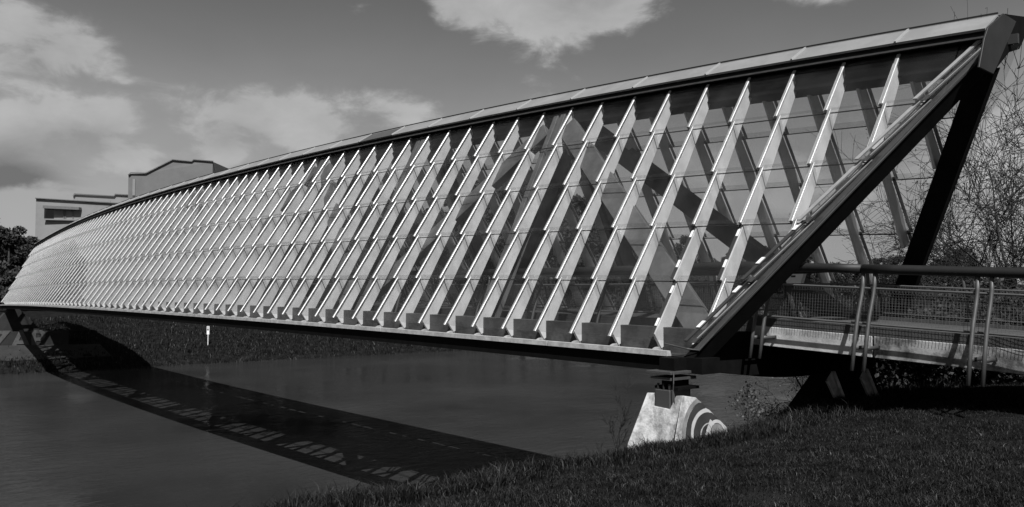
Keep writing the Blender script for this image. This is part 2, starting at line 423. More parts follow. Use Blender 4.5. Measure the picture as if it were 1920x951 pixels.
r_ = rest.build('post', M['fin'], BR); r_['kind'] = 'stuff'
b_ = restb.build('glazing_bar', M['alu'], r_); b_['kind'] = 'stuff'

# glass: clipped to the sloping portals
def clip(poly, f):
    out = []
    for i in range(len(poly)):
        a, b = poly[i], poly[(i + 1) % len(poly)]; fa, fb = f(a), f(b)
        if fa >= 0: out.append(a)
        if (fa >= 0) != (fb >= 0):
            t = fa / (fa - fb); out.append((a[0] + (b[0] - a[0]) * t, a[1] + (b[1] - a[1]) * t))
    return out
def pane(n, r, side, mb, g0=-.06, g1=.06):
    lo = r - .03; hi = r + 1 + .10
    if side == 1: g0 = -.42
    if r == 4: hi = r + 1
    p = [(n + .012, lo), (n + 1 - .012, lo), (n + 1 - .012, hi), (n + .012, hi)]
    # the glass stands a little beyond the portal post
    p = clip(p, lambda q: q[0] - (rake(q[1], 0) + g0 + (.055 * q[1] if side else 0)))
    if len(p) >= 3: p = clip(p, lambda q: (rake(q[1], 1) + g1) - q[0])
    if len(p) < 3: return False
    def at(q, dz):
        x, t = q; rr = t - r
        hb = rowH(r, x) + (rowH(r + 1, x) - rowH(r, x)) * rr
        return F(x, hb, -.006 - .105 * rr + dz, side)
    i = len(mb.v); k = len(p)
    mb.v += [tuple(at(q, 0)) for q in p] + [tuple(at(q, -.012)) for q in p]
    mb.f.append(tuple(range(i, i + k))); mb.mi.append(0)
    mb.f.append(tuple(range(i + 2 * k - 1, i + k - 1, -1))); mb.mi.append(0)
    for j in range(k): mb.f.append((i + j, i + (j + 1) % k, i + k + (j + 1) % k, i + k + j)); mb.mi.append(0)
    return True
restg = MB(); cnt = 0
for n in range(-6, 76):
    for r in range(5):
        if cnt < 100:
            mb = MB()
            if pane(n, r, 0, mb): mb.build('glass_pane', M['glass'], BR); cnt += 1
        else: pane(n, r, 0, restg)
        pane(n, r, 1, restg)
rg = restg.build('glass_pane', M['glass'], BR); rg['kind'] = 'stuff'

# thin rails where one glass row laps over the next
for side in (0, 1):
    mb = MB()
    for r in range(1, 5):
        ns = [rake(r, 0) + .05] + list(range(int(math.ceil(rake(r, 0))), int(rake(r, 1)) + 1)) + [rake(r, 1) - .05]
        rings = []
        for n in ns:
            h = rowH(r, n)
            rings.append([F(n, h - .008, -.124, side), F(n, h - .008, -.138, side), F(n, h + .008, -.138, side), F(n, h + .008, -.124, side)])
        mb.strip(rings)
    mb.build('lap_rail', M['rail'], BR)

# edge: fascia strip, black beam below it, brown bottom chord behind the posts
def sweep(name, m, sect, n0, n1, step=1.0, parent=BR, joints=None, bevel=0):
    mb = MB(); N_ = max(2, int((n1 - n0) / step) + 1); ns = [n0 + (n1 - n0) * i / (N_ - 1) for i in range(N_)]
    mb.strip([[P2(n, *p) for p in sect(n)] for n in ns])
    return mb.build(name, m, parent)
def sct(y0, z0, y1, z1, side):
    def f(n):
        y, z = base(n); a, b = y + y0, y + y1
        if side: a, b = 2 * YR(n) - a, 2 * YR(n) - b
        return [(a, z + z0), (b, z + z0), (b, z + z1), (a, z + z1)]
    return f
for side in (0, 1):
    n0 = NS + .55
    cuts = [n0] + [c + n0 for c in (2.95, 8.9, 14.9, 21, 27, 33, 39, 45, 51, 57, 63, 69)] + [NE - .3]
    for a, b in zip(cuts[:-1], cuts[1:]):
        sweep('fascia', M['fascia'], sct(-.10, -.295, .02, -.205, side), a + .012, b - .012)
    sweep('edge_beam', M['black'], sct(-.02, -.56, .46, -.296, side), NS - .1, NE + .1)
    sweep('bottom_chord', M['chord'], sct(.32, -.293, .52, .17, side), NS + .15, NE)
    sweep('sill_board', M['steel'], sct(.02, -.294, .31, -.27, side), NS + .3, NE)
# ridge: cap sheets, dark strip in the gap, trim, beam and dark soffit
def cap_sect(side):
    def f(n):
        y, z = base(n); h = rowH(5, n); yt = y + KL * h; zt = z + h; yr = YR(n)
        s_ = lambda Y: 2 * yr - Y if side else Y
        zr = zt + RZ
        return [(s_(yt + CA[0]), zt + CA[1]), (yr + (0.002 if side else -0.002), zr), (yr + (0.002 if side else -0.002), zr - .03), (s_(yt + CA[0] + .02), zt + CA[1] - .035)]
    return f
RZ = .44; CA = (-.08, .12)
cuts = [TS + .28] + [-3.02 + 1.98 * k for k in range(0, 40)]
cuts = [c for c in cuts if c < TE] + [TE + .15]
for i, (a, b) in enumerate(zip(cuts[:-1], cuts[1:])):
    for side in (0, 1):
        o = sweep('ridge_cap', M['capdark'] if i == 9 else M['cap'], cap_sect(side), a + .006, b - .006, .7)
    # standing seam between sheets
    if i > 0:
        mb = MB(); q0 = cap_sect(0)(a)
        p0, p1 = P2(a, *q0[0]), P2(a, *q0[1])
        mb.beam(p0 + Vector((0, 0, .012)), p1 + Vector((0, 0, .012)), .035, .03)
        mb.build('cap_seam', M['seam'], BR)
def sctT(y0, z0, y1, z1, side=0):
    def f(n):
        y, z = base(n); h = rowH(5, n); y += KL * h; z += h
        a, b = y + y0, y + y1
        if side: a, b = 2 * YR(n) - a, 2 * YR(n) - b
        return [(a, z + z0), (b, z + z0), (b, z + z1), (a, z + z1)]
    return f
sweep('ridge_wire', M['rail'], lambda n: [(YR(n) - .012, base(n)[1] + rowH(5, n) + RZ + .015), (YR(n) + .012, base(n)[1] + rowH(5, n) + RZ + .015), (YR(n) + .012, base(n)[1] + rowH(5, n) + RZ + .04), (YR(n) - .012, base(n)[1] + rowH(5, n) + RZ + .04)], TS + .28, TE)
for side in (0, 1):
    sweep('trim', M['alu'], sctT(.035, .0, .06, .03, side), TS + .2, TE - .2)
    sweep('gap_strip', M['gasket'], sctT(.08, .0, .14, .16, side), TS + .1, TE - .1)  # dark strip filling the gap between cap and trim
# black box of the ridge beam
def rbox(n):
    zt = base(n)[1] + rowH(5, n); yr = YR(n)
    return [(yr - .33, zt - .43), (yr + .36, zt - .43), (yr + .12, zt + .16), (yr - .06, zt + .16)]
sweep('ridge_beam', M['black'], rbox, TS + .55, TE - .55)

# deck and floor beams
def deck_sect(n):
    y = YR(n); z = base(n)[1]
    return [(y - 1.66, z + .10), (y + 1.66, z + .10), (y + 1.66, z + .20), (y - 1.66, z + .20)]
sweep('deck', M['deck'], deck_sect, NS - .3, NE + 1.2)
for s_ in (-1, 1):
    sweep('deck_edge', M['deck'], lambda n: [(YR(n) + s_ * 1.58, base(n)[1] + .20), (YR(n) + s_ * 1.66, base(n)[1] + .20), (YR(n) + s_ * 1.66, base(n)[1] + .26), (YR(n) + s_ * 1.58, base(n)[1] + .26)], NS - .3, NE + 1)
sweep('floor_box', M['black'], lambda n: [(YR(n) - 1.45, base(n)[1] - .25), (YR(n) + 1.45, base(n)[1] - .25), (YR(n) + 1.62, base(n)[1] + .098), (YR(n) - 1.62, base(n)[1] + .098)], NS - .2, NE)
TN = [NS + .35 + 6.0 * k for k in range(13)]
for k, n in enumerate(TN):
    mb = MB(); y, z = base(n); yf = 2 * YR(n) - y
    wdt = .30
    # fish-belly cross beam
    ring = []
    m_ = 12; dep = .62 if 0 < k < 12 else .80
    ya, yb = y + .35, yf - .35
    for i in range(m_ + 1):
        u = i / m_; ring.append((ya + (yb - ya) * u, z - .30 - (dep - .30) * (0.45 + 0.55 * math.sin(math.pi * u)) ))
    ring += [(yb, z + .097), (ya, z + .097)]
    mb.prism([P2(n - wdt, *p) for p in ring], Vector((-2 * wdt, 0, 0)))
    mb.build('cross_beam', M['black'], BR)
mb = MB()
for n in range(2, 71, 2):
    y, z = base(n); yf = 2 * YR(n) - y
    if min(abs(n - t) for t in TN) < .8: continue
    for a_, b_2 in ((y + .44, YR(n) - 1.44), (YR(n) + 1.44, yf - .44)):
        mb = MB(); mb.box((X0 + n - .06, a_, z - .28), (X0 + n + .06, b_2, z - .1)); mb.build('floor_strut', M['black'], BR)

# space truss: props and diagonals from the ridge beam to both chords
def ridge_pt(n, dy=0): return P2(n, YR(n) + dy, base(n)[1] + rowH(5, n) - .25)
def chord_pt(n, side, up=.1):
    y, z = base(n); Y = y + .75
    if side: Y = 2 * YR(n) - Y
    return P2(n, Y, z + up)
for k in range(1, 12):
    n = TN[k]
    for side in (0, 1):
        mb = MB(); sg = -1 if side == 0 else 1
        a = chord_pt(n, side); b = ridge_pt(n, sg * .25)
        for dx in (-.13, .13):
            mb.beam(a + Vector((dx, 0, 0)), b + Vector((dx, 0, 0)), .16, .30, up=Vector((0, 1, 0)))
        mb.build('truss_post', M['truss'], BR, bevel=.006)
    if k % 2 == 1:
        for side in (0, 1):
            sg = -1 if side == 0 else 1
            for kk in (k - 1, k + 1):
                mb = MB(); a = chord_pt(TN[kk], side, .0) + Vector((0, 0, 0)); b = ridge_pt(n, sg * .30)
                d = (b - a)
                nrm = Vector((0, NY * (1 if side == 0 else -1), NZ))
                mb.beam(a - d * .02, b - d * .06, .52, .20, up=nrm)
                mb.build('truss_diagonal', M['truss'], BR, bevel=.01)

# portals: sloping end frames
def portal(end):
    sgn = 1 if end == 0 else -1       # +1: towards smaller n is outside
    def st(t): return rake(t, end)
    for side in (0, 1):
        # inner glazed fin along the slope, stepped per row
        mb = MB(); bb = MB(); ch = MB(); wl = MB(); gk = MB()
        for r in range(5):
            t0_, t1_ = r, r + 1
            def q(t, o, dn): 
                x = st(t) + dn * sgn; h = hAt(t, x)
                return F(x, h, o, side)
            rr = lambda t: t - r
            for (dA, dB, oA, oB, tgt) in ((.25, .18, 0.02, -.01, bb if (r > 1 or end or side) else gk), (.16, .06, -.05, -.06, ch)):
                tgt.hexa([q(t0_ - .02, oA, dA), q(t0_ - .02, oA, dB), q(t1_ + .03, oA - .105, dB), q(t1_ + .03, oA - .105, dA),
                          q(t0_ - .02, oB, dA), q(t0_ - .02, oB, dB), q(t1_ + .03, oB - .105, dB), q(t1_ + .03, oB - .105, dA)])
            wl.hexa([q(t0_ + .03, .012, .045), q(t0_ + .03, .012, .03), q(t1_ + .02, -.095, .03), q(t1_ + .02, -.095, .045),
                     q(t0_ + .03, -.003, .045), q(t0_ + .03, -.003, .03), q(t1_ + .02, -.11, .03), q(t1_ + .02, -.11, .045)])
            mb.hexa([q(t0_, -.165, .24), q(t0_, -.165, .18), q(t1_, -.165, .18), q(t1_, -.165, .24), q(t0_, -.335, .24), q(t0_, -.335, .18), q(t1_, -.335, .18), q(t1_, -.335, .24)])
        lg = MB(); tt = 4.78 if side == 0 else 4.74; dA_, dB_ = (.175, -.03) if side == 0 else (.12, -.28)
        def q2(t, o, dn):
            x = st(t) + dn * sgn + (.055 * t if side == 1 and end == 0 else 0); return F(x, hAt(t, x), o, side)
        lg.hexa([q2(-.3, -.17, dA_), q2(-.3, -.17, dB_), q2(tt, -.17, dB_), q2(tt, -.17, dA_), q2(-.3, -.50, dA_), q2(-.3, -.50, dB_), q2(tt, -.50, dB_), q2(tt, -.50, dA_)])
        cv = MB(); cv.hexa([q2(-.1, -.14, .17), q2(-.1, -.14, -.05), q2(5.05, -.14, -.05), q2(5.05, -.14, .17), q2(-.1, -.165, .17), q2(-.1, -.165, -.05), q2(5.05, -.165, -.05), q2(5.05, -.165, .17)])
        p = lg.build('portal_leg', M['black'], BR, bevel=.01)
        if side == 1 and end == 0: continue
        if end == 0:
            gk.build('gasket', M['gasket'], p)
            for t in (.2, .8, 1.25, 1.85):
                c = MB(); rr_ = t - int(t); t2 = t + .11
                c.hexa([q(t, .04 - .105 * rr_, .25), q(t, .04 - .105 * rr_, .185), q(t2, .03 - .105 * rr_, .185), q(t2, .03 - .105 * rr_, .25), q(t, .02 - .105 * rr_, .25), q(t, .02 - .105 * rr_, .185), q(t2, .01 - .105 * rr_, .185), q(t2, .01 - .105 * rr_, .25)])
                c.build('clip', M['clip'], p)
        mb.build('portal_fin', M['fin'], p); bb.build('glazing_bar', M['alu'], p); ch.build('cover_channel', M['darkgrey'], p); cv.build('cover_plate', M['darkgrey'], p); wl.build('edge_strip', M['alu'], p)
        pi = MB(); pts = [q2(t, -.13, -.055) for t in (-.1, 1, 2, 3, 4, 5)]
        if end == 0: pts = [q2(-.08, -.0, .6), q2(-.12, -.05, .1)] + pts
        pi.tube(pts, .014, 6); pi.build('cable_pipe', M['steel'], p)

def unproj(x, y, X):            # point on the plane X = const seen at a bearing of the photograph
    r = (x - 960) / FPX; u = -(y - 475.5) / FPX
    d = Vector((math.cos(yaw) * math.cos(pitch), math.sin(yaw) * math.cos(pitch), math.sin(pitch))) + Vector((-math.sin(yaw), math.cos(yaw), 0)) * r + Vector((-math.cos(yaw) * math.sin(pitch), -math.sin(yaw) * math.sin(pitch), math.cos(pitch))) * u
    d *= X / d.x; return W(*d)
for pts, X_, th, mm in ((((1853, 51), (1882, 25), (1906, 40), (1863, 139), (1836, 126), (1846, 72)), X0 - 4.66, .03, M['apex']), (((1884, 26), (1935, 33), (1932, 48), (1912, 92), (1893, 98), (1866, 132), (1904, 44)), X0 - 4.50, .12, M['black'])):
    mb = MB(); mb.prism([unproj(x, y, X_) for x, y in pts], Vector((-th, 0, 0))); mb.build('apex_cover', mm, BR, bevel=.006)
n = TE - .4; y, z = base(n); zt = z + rowH(5, n); yr = YR(n)
mb = MB(); mb.prism([P2(n, *p) for p in ((yr - .45, zt), (yr, zt + RZ - .05), (yr + .45, zt), (yr + .3, zt - .8), (yr - .3, zt - .8))], Vector((.5, 0, 0))); mb.build('apex_cover', M['black'], BR)
portal(0); portal(1)

# ------------------------------------------------------------------ near pier, bearing
PI_ = empty('concrete_pier', W(9.4, 11, -3), 'pale weathered concrete pier with sloping sprayed flank on the near bank under the glass bridge', 'pier')
def prz(Xa, Xb):
    pass
mb = MB()
# front outline (survey coordinates), then the flank running away with a sloping top
fr = [(9.95, 10.35, -3.6), (9.86, 10.5, -2.54), (9.78, 10.88, -1.70), (9.60, 10.90, -1.69), (9.60, 10.83, -1.90), (9.24, 10.83, -1.92), (9.17, 10.90, -1.70), (9.02, 10.90, -1.68), (8.88, 10.5, -2.40), (8.85, 10.35, -3.6)]
bk = [(9.95, 13.2, -3.6), (9.86, 12.7, -2.9), (9.78, 11.25, -1.75), (9.60, 11.25, -1.75), (9.60, 11.25, -1.95), (9.24, 11.25, -1.95), (9.17, 11.25, -1.75), (9.02, 11.25, -1.74), (8.88, 12.6, -2.85), (8.85, 13.1, -3.6)]
mb.strip([[W(*p) for p in fr], [W(*p) for p in bk]])
mb.build('pier_block', M['concrete'], PI_, bevel=.012)
# painted rings on the flank: flat bands 3 mm proud of the face
def flank(u, v):   # u metres along Y from 10.9, v metres below the top; flank plane leans
    Y = 10.9 + u; Z = -1.70 - v
    # interpolate the flank plane X from the front edge (9.02 at top, 8.88 at z -2.4)
    X = 9.02 + (-1.68 - Z) * (-.14 / .72) if True else 9
    return W(X - .006, Y, Z)
def ring_band(cu, cv, r0, r1, a0, a1, name, m, steps=28, lift=0.0):
    mb = MB()
    def ok(u, v): return True
    for i in range(steps):
        t0, t1 = math.radians(a0 + (a1 - a0) * i / steps), math.radians(a0 + (a1 - a0) * (i + 1) / steps)
        q = [(cu + r * math.cos(t), cv - r * math.sin(t)) for r, t in ((r0, t0), (r1, t0), (r1, t1), (r0, t1))]
        # keep inside the flank outline: top slope and front edge
        q = [(max(u, -.05 - v * .5 + .03), v) for u, v in q]
        top = lambda u: max(.02, .03 + (u - .35) * .83)
        q = [(u, max(v, top(u) + .02)) for u, v in q]
        q = [(u, min(v, 1.6)) for u, v in q]
        area = abs(sum(q[k][0] * q[(k + 1) % 4][1] - q[(k + 1) % 4][0] * q[k][1] for k in range(4)))
        if area < 1e-4: continue
        mb.poly([flank(u, v) + Vector((lift, 0, 0)) for u, v in q])
    if mb.f: return mb.build(name, m, PI_, normals=False)
GC = (.52, .72)
ring_band(*GC, .62, .69, -20, 215, 'graffiti_band', M['paintg'])
ring_band(*GC, .50, .61, -20, 215, 'graffiti_band', M['paintk'], lift=.001)
ring_band(*GC, .43, .495, -20, 215, 'graffiti_band', M['paintw'], lift=.002)
ring_band(*GC, .27, .425, -20, 215, 'graffiti_band', M['paintk'], lift=.003)
ring_band(*GC, .245, .262, -20, 200, 'graffiti_band', M['paintw'], lift=.004)
ring_band(*GC, .0, .24, 0, 360, 'graffiti_band', M['paintk'], lift=.005)
ring_band(.72, .66, .18, .235, -30, 190, 'graffiti_band', M['paintw'], lift=.006)
ring_band(.72, .66, .0, .17, 0, 360, 'graffiti_band', M['paintg'], lift=.007)
mb = MB()
for a, b in (((.36, .70), (.60, .42)), ((.36, .70), (.74, .92))):
    d = Vector((b[0] - a[0], b[1] - a[1])).normalized(); pz = Vector((-d.y, d.x)) * .028
    mb.poly([flank(a[0] + pz.x, a[1] + pz.y) + Vector((.009, 0, 0)), flank(b[0] + pz.x, b[1] + pz.y) + Vector((.009, 0, 0)), flank(b[0] - pz.x, b[1] - pz.y) + Vector((.009, 0, 0)), flank(a[0] - pz.x, a[1] - pz.y) + Vector((.009, 0, 0))])
mb.build('graffiti_arrow', M['paintw'], PI_, normals=False)
mb = MB()
mb.box((9.26, 10.86, -1.92), (9.58, 11.4, -1.62))
be = mb.build('bearing_block', M['darkgrey'], PI_, bevel=.01)
mb = MB(); mb.box((9.16, 10.95, -1.615), (9.66, 11.5, -1.57)); mb.box((9.30, 11.0, -1.57), (9.55, 11.4, -1.47)); mb.box((9.28, 11.0, -1.31), (9.6, 11.5, -1.1)); mb.build('bearing_pad', M['black'], be)
mb = MB(); mb.box((9.22, 10.84, -1.46), (9.66, 11.5, -1.41)); mb.box((9.18, 10.8, -1.355), (9.72, 11.5, -1.31)); mb.build('bearing_plate', M['steel'], be, bevel=.004)
mb = MB()
for x in (9.3, 9.42, 9.54):
    mb.tube([W(x, 10.9, -1.62), W(x, 10.9, -1.52)], .022, 6)
mb.build('bearing_bolt', M['rail'], be); mb = MB()
mb.tube([W(9.17, 10.86, -1.3), W(9.16, 10.84, -1.5), W(9.18, 10.85, -1.62), W(9.15, 10.87, -1.9)], .011, 5)
mb.build('cable', M['steel'], be)

# ------------------------------------------------------------------ approach ramp
YA = base(-1)[0] + KL * rowH(5, -1) + .42 - 1.80                      # near railing plane
AP = empty('approach_ramp', W(6, 14.4, -1), 'curved concrete approach ramp leading from the right bank into the glass bridge portal', 'ramp')
def zap(X):                     # deck level of the ramp
    return -.50 - .047 * (9.3 - X) if X > 4 else -.749 - .075 * (4 - X)
def yap(X): return 0.0 if X > 5.5 else -.045 * (5.5 - X) ** 2
def gird(Xa, Xb, yo, name, m):
    mb = MB(); N_ = max(3, int((Xb - Xa) / .5)); rings = []
    for i in range(N_ + 1):
        X = Xa + (Xb - Xa) * i / N_; y = YA + .12 + yap(X) + yo; z = zap(X)
        rings.append([W(X, y, z - .42), W(X, y + .28, z - .42), W(X, y + .28, z - .08), W(X, y, z - .08)])
    mb.strip(rings); return mb.build(name, m, AP, bevel=.008)
for yo in (0, 3.1):
    gird(6.86, 9.1, yo, 'girder', M['girder']); gird(-1.5, 6.83, yo, 'girder', M['girder2'] if 'girder2' in M else M['girder'])
mb = MB(); rings = []
for i in range(26):
    X = -2 + 11.4 * i / 25; y = YA + yap(X); z = zap(X)
    rings.append([W(X, y + .14, z - .078), W(X, y + 3.46, z - .078), W(X, y + 3.46, z), W(X, y + .14, z)])
mb.strip(rings); mb.build('ramp_deck', M['deck'], AP)
for yy in (.15, 3.36):
    mb = MB(); rings = []
    for i in range(26):
        X = -2 + 11.2 * i / 25; y = YA + yap(X) + yy; z = zap(X)
        rings.append([W(X, y, z), W(X, y + .08, z), W(X, y + .08, z + .07), W(X, y, z + .07)])
    mb.strip(rings); mb.build('kerb_board', M['deck'], AP)
# support trestle
TR = empty('trestle_support', W(7.6, 14.5, -2.2), 'dark concrete trestle with two pale steel channels carrying the ramp', 'support')
DT = 15.9
def pixW(x, y, d): return W(*at(x, y, d))
bk_ = Vector((-math.cos(yaw), math.sin(yaw), 0))
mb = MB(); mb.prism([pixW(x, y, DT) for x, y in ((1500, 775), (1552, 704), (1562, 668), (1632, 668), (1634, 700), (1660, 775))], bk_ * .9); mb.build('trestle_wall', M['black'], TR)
for fl in (((1546, 712), (1568, 760), (1578, 752), (1557, 695)), ((1609, 706), (1630, 756), (1640, 747), (1618, 690))):
    mb = MB(); P_ = [pixW(x, y, DT - .06) for x, y in fl]
    mb.prism(P_, bk_ * .02)
    for a_, b_2 in ((P_[0], P_[1]), (P_[3], P_[2])):
        mb.beam(a_ - bk_ * .05, b_2 - bk_ * .05, .05, .10, up=(P_[3] - P_[0]).normalized().cross((P_[1] - P_[0]).normalized()))
    mb.build('steel_channel', M['steelpale'], TR)
# ------------------------------------------------------------------ railings
def railY(X, side):
    if X > X0 - 1: n = X - X0; y = YR(n) - 1.80 if side == 0 else YR(n) + 1.80
    else:
        n = -1.0; y0 = YR(n); y = (y0 - 1.80 if side == 0 else y0 + 1.80) + yap(X)
    return y
def railZ(X): return zap(X) if X < X0 - .5 else base(X - X0)[1] + .20 + (zap(X0 - .5) - base(-.5)[1] - .20) * math.exp(-(X - X0 + .5) / 3)
def railing(side, label):
    R = empty('railing', W(8, railY(8, side), -.5), label, 'railing', 'railings on both sides of the walkway')
    hi = 44 if side == 0 else 30
    def line(off_z, off_y, Xa, Xb, rad, name, m, n=8, step=1.0):
        mb = MB(); pts = []
        k = int((Xb - Xa) / step)
        for i in range(k + 1):
            X = Xa + (Xb - Xa) * i / k; pts.append(W(X, railY(X, side) + off_y, railZ(X) + off_z))
        mb.tube(pts, rad, n); return mb.build(name, m, R, smooth=True)
    s = 1 if side == 0 else -1
    jt = 6.93
    line(.985, 0, -2, jt - .012, .075, 'handrail', M['rail'], 12, .5); line(.985, 0, jt + .012, hi, .075, 'handrail', M['rail'], 12, .5)
    line(.68, s * .0, -2, hi, .018, 'rail', M['galv']); line(.12, s * -.06, -2, hi, .018, 'rail', M['galv'])
    Xp = [-.6, 1.35, 3.25, 5.10, 6.82, 8.68, 10.6, 12.6] + [14.6 + 1.85 * i for i in range(14)]
    for X in Xp:
        if X > hi: continue
        y, z = railY(X, side), railZ(X)
        for dx in (-.095, .095):
            mb = MB(); XX = X + dx
            pts = [W(XX, y, z + .95), W(XX + .0, y - s * .02, z + .72), W(XX + .0, y - s * .07, z + .55), W(XX, y - s * .19, z + .25), W(XX, y - s * .29, z - .1), W(XX, y - s * .40, z - .60)]
            mb.tube(pts, .032, 8)
            if X < 10:
                mb.beam(W(XX, y - s * .31, z - .25), W(XX, y + s * .10, z - .25), .012, .06)
            mb.build('railing_post', M['steel'], R, smooth=True)
    # wire mesh, one panel per bay
    for a, b in zip(Xp[:-1], Xp[1:]):
        if a > 22: break
        mb = MB(); wd_ = .0035
        k = int((b - a) / .05); yA = railY((a + b) / 2, side)
        for i in range(k + 1):
            X = a + (b - a) * i / k; y = railY(X, side) + s * .05; z = railZ(X)
            mb.beam(W(X, y - s * .06, z + .13), W(X, y, z + .68), wd_, wd_, up=Vector((0, 1, 0)))
        for j in range(12):
            zz = .13 + j * .048
            mb.beam(W(a, railY(a, side) + s * .055, railZ(a) + zz), W(b, railY(b, side) + s * .055, railZ(b) + zz), wd_, wd_)
        mb.build('mesh_panel', M['galv'], R, normals=False)
railing(0, 'tubular railing with wire mesh on the near side of ramp and walkway')
railing(1, 'tubular railing with wire mesh on the far side of ramp and walkway')

HB = empty('planter_box', W(9.2, railY(9.2, 1) - .1, railZ(9.2) + .8), 'small white tapered box hung under the far handrail', 'box')
mb = MB(); hx = 10.35; hy = railY(hx, 1) - .14; hz = railZ(hx) + .90
mb.prism([W(hx - .24, hy, hz), W(hx + .24, hy, hz), W(hx + .17, hy, hz - .20), W(hx - .17, hy, hz - .20)], Vector((0, .12, 0))); mb.build('box_body', M['sign'], HB)
mb = MB(); mb.box((hx - .05, hy - .006, hz - .07), (hx + .06, hy - .002, hz - .03)); mb.build('box_slot', M['gasket'], HB)

# ------------------------------------------------------------------ ground and water
def fbm(x, y, s, o=4): return noise.fractal(Vector((x * s, y * s, 3.1)), 0.9, 2.1, o)
def lerp(pts, x):
    if x <= pts[0][0]: return pts[0][1]
    for (a, b), (c, d) in zip(pts[:-1], pts[1:]):
        if x <= c:
            t = (x - a) / (c - a); t = t * t * (3 - 2 * t) * .5 + t * .5; return b + (d - b) * t
    return pts[-1][1]
NEARP = [(-60, -1.2), (-8, -1.45), (2, -1.62), (5, -1.85), (7.6, -2.12), (8.6, -2.36), (9.6, -3.0), (11, -4.4), (12.5, -6.0), (15, -7.2)]
FARP = [(60, -7.2), (65.5, -6.3), (68.3, -5.75), (69.0, -5.35), (72, -4.75), (80, -3.9), (88, -2.9), (98, -2.2), (120, -1.5), (200, 0), (420, 14), (700, 40)]
def gz(X, Y):
    if X < 38:
        sh = .35 * fbm(0, Y, .12, 2) + (.9 * max(0, min(1, (Y - 12) / 6)) if Y > 12 else 0)
        if Y > 18: sh -= min(6, (Y - 18) * .5)
        z = lerp(NEARP, X - sh)
        u_ = max(0, min(1, (Y - 10.5) / 4)) * max(0, min(1, (X - 1) / 4)); z += .16 * u_ * u_ * (3 - 2 * u_)
        z += .05 * fbm(X, Y, .5) + (.02 * fbm(X, Y, 2.2) if X > 0 else 0)
        if Y < 0 and X < 5: z += 0
        return z
    sh = 1.3 * fbm(0, Y, .06, 3)
    z = lerp(FARP, X - sh); a = max(0, min(1, (X - 66) / 4))
    z += a * (.22 * fbm(X, Y, .22) + .10 * fbm(X, Y, .9)); return z
def grid(name, xs, ys, fn, m, kind):
    nx, ny = len(xs), len(ys); v = [tuple(W(x, y, fn(x, y))) for y in ys for x in xs]
    f = [(j * nx + i, j * nx + i + 1, (j + 1) * nx + i + 1, (j + 1) * nx + i) for j in range(ny - 1) for i in range(nx - 1)]
    me = bpy.data.meshes.new(name); me.from_pydata(v, [], f); me.materials.append(m)
    me.flip_normals(); me.polygons.foreach_set('use_smooth', [True] * len(f))
    o = bpy.data.objects.new(name, me); C.objects.link(o); tag(o, kind=kind); return o
def rng(*seg):
    out = []
    for a, b, s in seg:
        k = max(1, int(round((b - a) / s))); out += [a + (b - a) * i / k for i in range(k)]
    return out + [seg[-1][1]]
xs = rng((-300, -20, 20), (-20, 0, 1.5), (0, 12, .25), (12, 64, 4), (64, 84, .5), (84, 130, 2), (130, 700, 25))
ys = rng((-400, -20, 20), (-20, 0, 1.5), (0, 26, .4), (26, 100, 1.5), (100, 600, 25))
g = grid('ground', xs, ys, gz, M['ground'], 'structure')

wm = bpy.data.materials.new('river_water'); wm.use_nodes = True; t = wm.node_tree; L = t.links; t.nodes.clear()
out = nd(t, 'ShaderNodeOutputMaterial'); df = nd(t, 'ShaderNodeBsdfDiffuse'); gl = nd(t, 'ShaderNodeBsdfGlossy'); gl.inputs['Roughness'].default_value = .04
tc = nd(t, 'ShaderNodeTexCoord')
mp = nd(t, 'ShaderNodeMapping'); L.new(tc.outputs['Object'], mp.inputs[0]); mp.inputs['Rotation'].default_value = (0, 0, .12); mp.inputs['Scale'].default_value = (1.0, .45, 1)
na = nd(t, 'ShaderNodeTexNoise'); L.new(mp.outputs[0], na.inputs['Vector']); na.inputs['Scale'].default_value = 2.6; na.inputs['Detail'].default_value = 4; na.inputs['Distortion'].default_value = .8
nb = nd(t, 'ShaderNodeTexNoise'); L.new(mp.outputs[0], nb.inputs['Vector']); nb.inputs['Scale'].default_value = 9; nb.inputs['Detail'].default_value = 3
nc = nd(t, 'ShaderNodeTexNoise'); L.new(tc.outputs['Object'], nc.inputs['Vector']); nc.inputs['Scale'].default_value = .11; nc.inputs['Detail'].default_value = 6
mr = nd(t, 'ShaderNodeMapRange'); L.new(nc.outputs['Fac'], mr.inputs[0]); mr.inputs[1].default_value = .38; mr.inputs[2].default_value = .65; mr.inputs[3].default_value = .15; mr.inputs[4].default_value = 1.0
ad = nd(t, 'ShaderNodeMath', operation='MULTIPLY_ADD'); L.new(nb.outputs['Fac'], ad.inputs[0]); ad.inputs[1].default_value = .25; L.new(na.outputs['Fac'], ad.inputs[2])
mu = nd(t, 'ShaderNodeMath', operation='MULTIPLY'); L.new(ad.outputs[0], mu.inputs[0]); L.new(mr.outputs[0], mu.inputs[1])
bp = nd(t, 'ShaderNodeBump'); bp.inputs['Strength'].default_value = 1.0; bp.inputs['Distance'].default_value = .09; L.new(mu.outputs[0], bp.inputs['Height'])
L.new(bp.outputs[0], gl.inputs['Normal']); fr = nd(t, 'ShaderNodeFresnel'); fr.inputs[0].default_value = 1.33; L.new(bp.outputs[0], fr.inputs['Normal'])
fp = nd(t, 'ShaderNodeMath', operation='POWER'); L.new(fr.outputs[0], fp.inputs[0]); fp.inputs[1].default_value = 1.5
fm = nd(t, 'ShaderNodeMath', operation='MULTIPLY'); L.new(fp.outputs[0], fm.inputs[0]); fm.inputs[1].default_value = .70
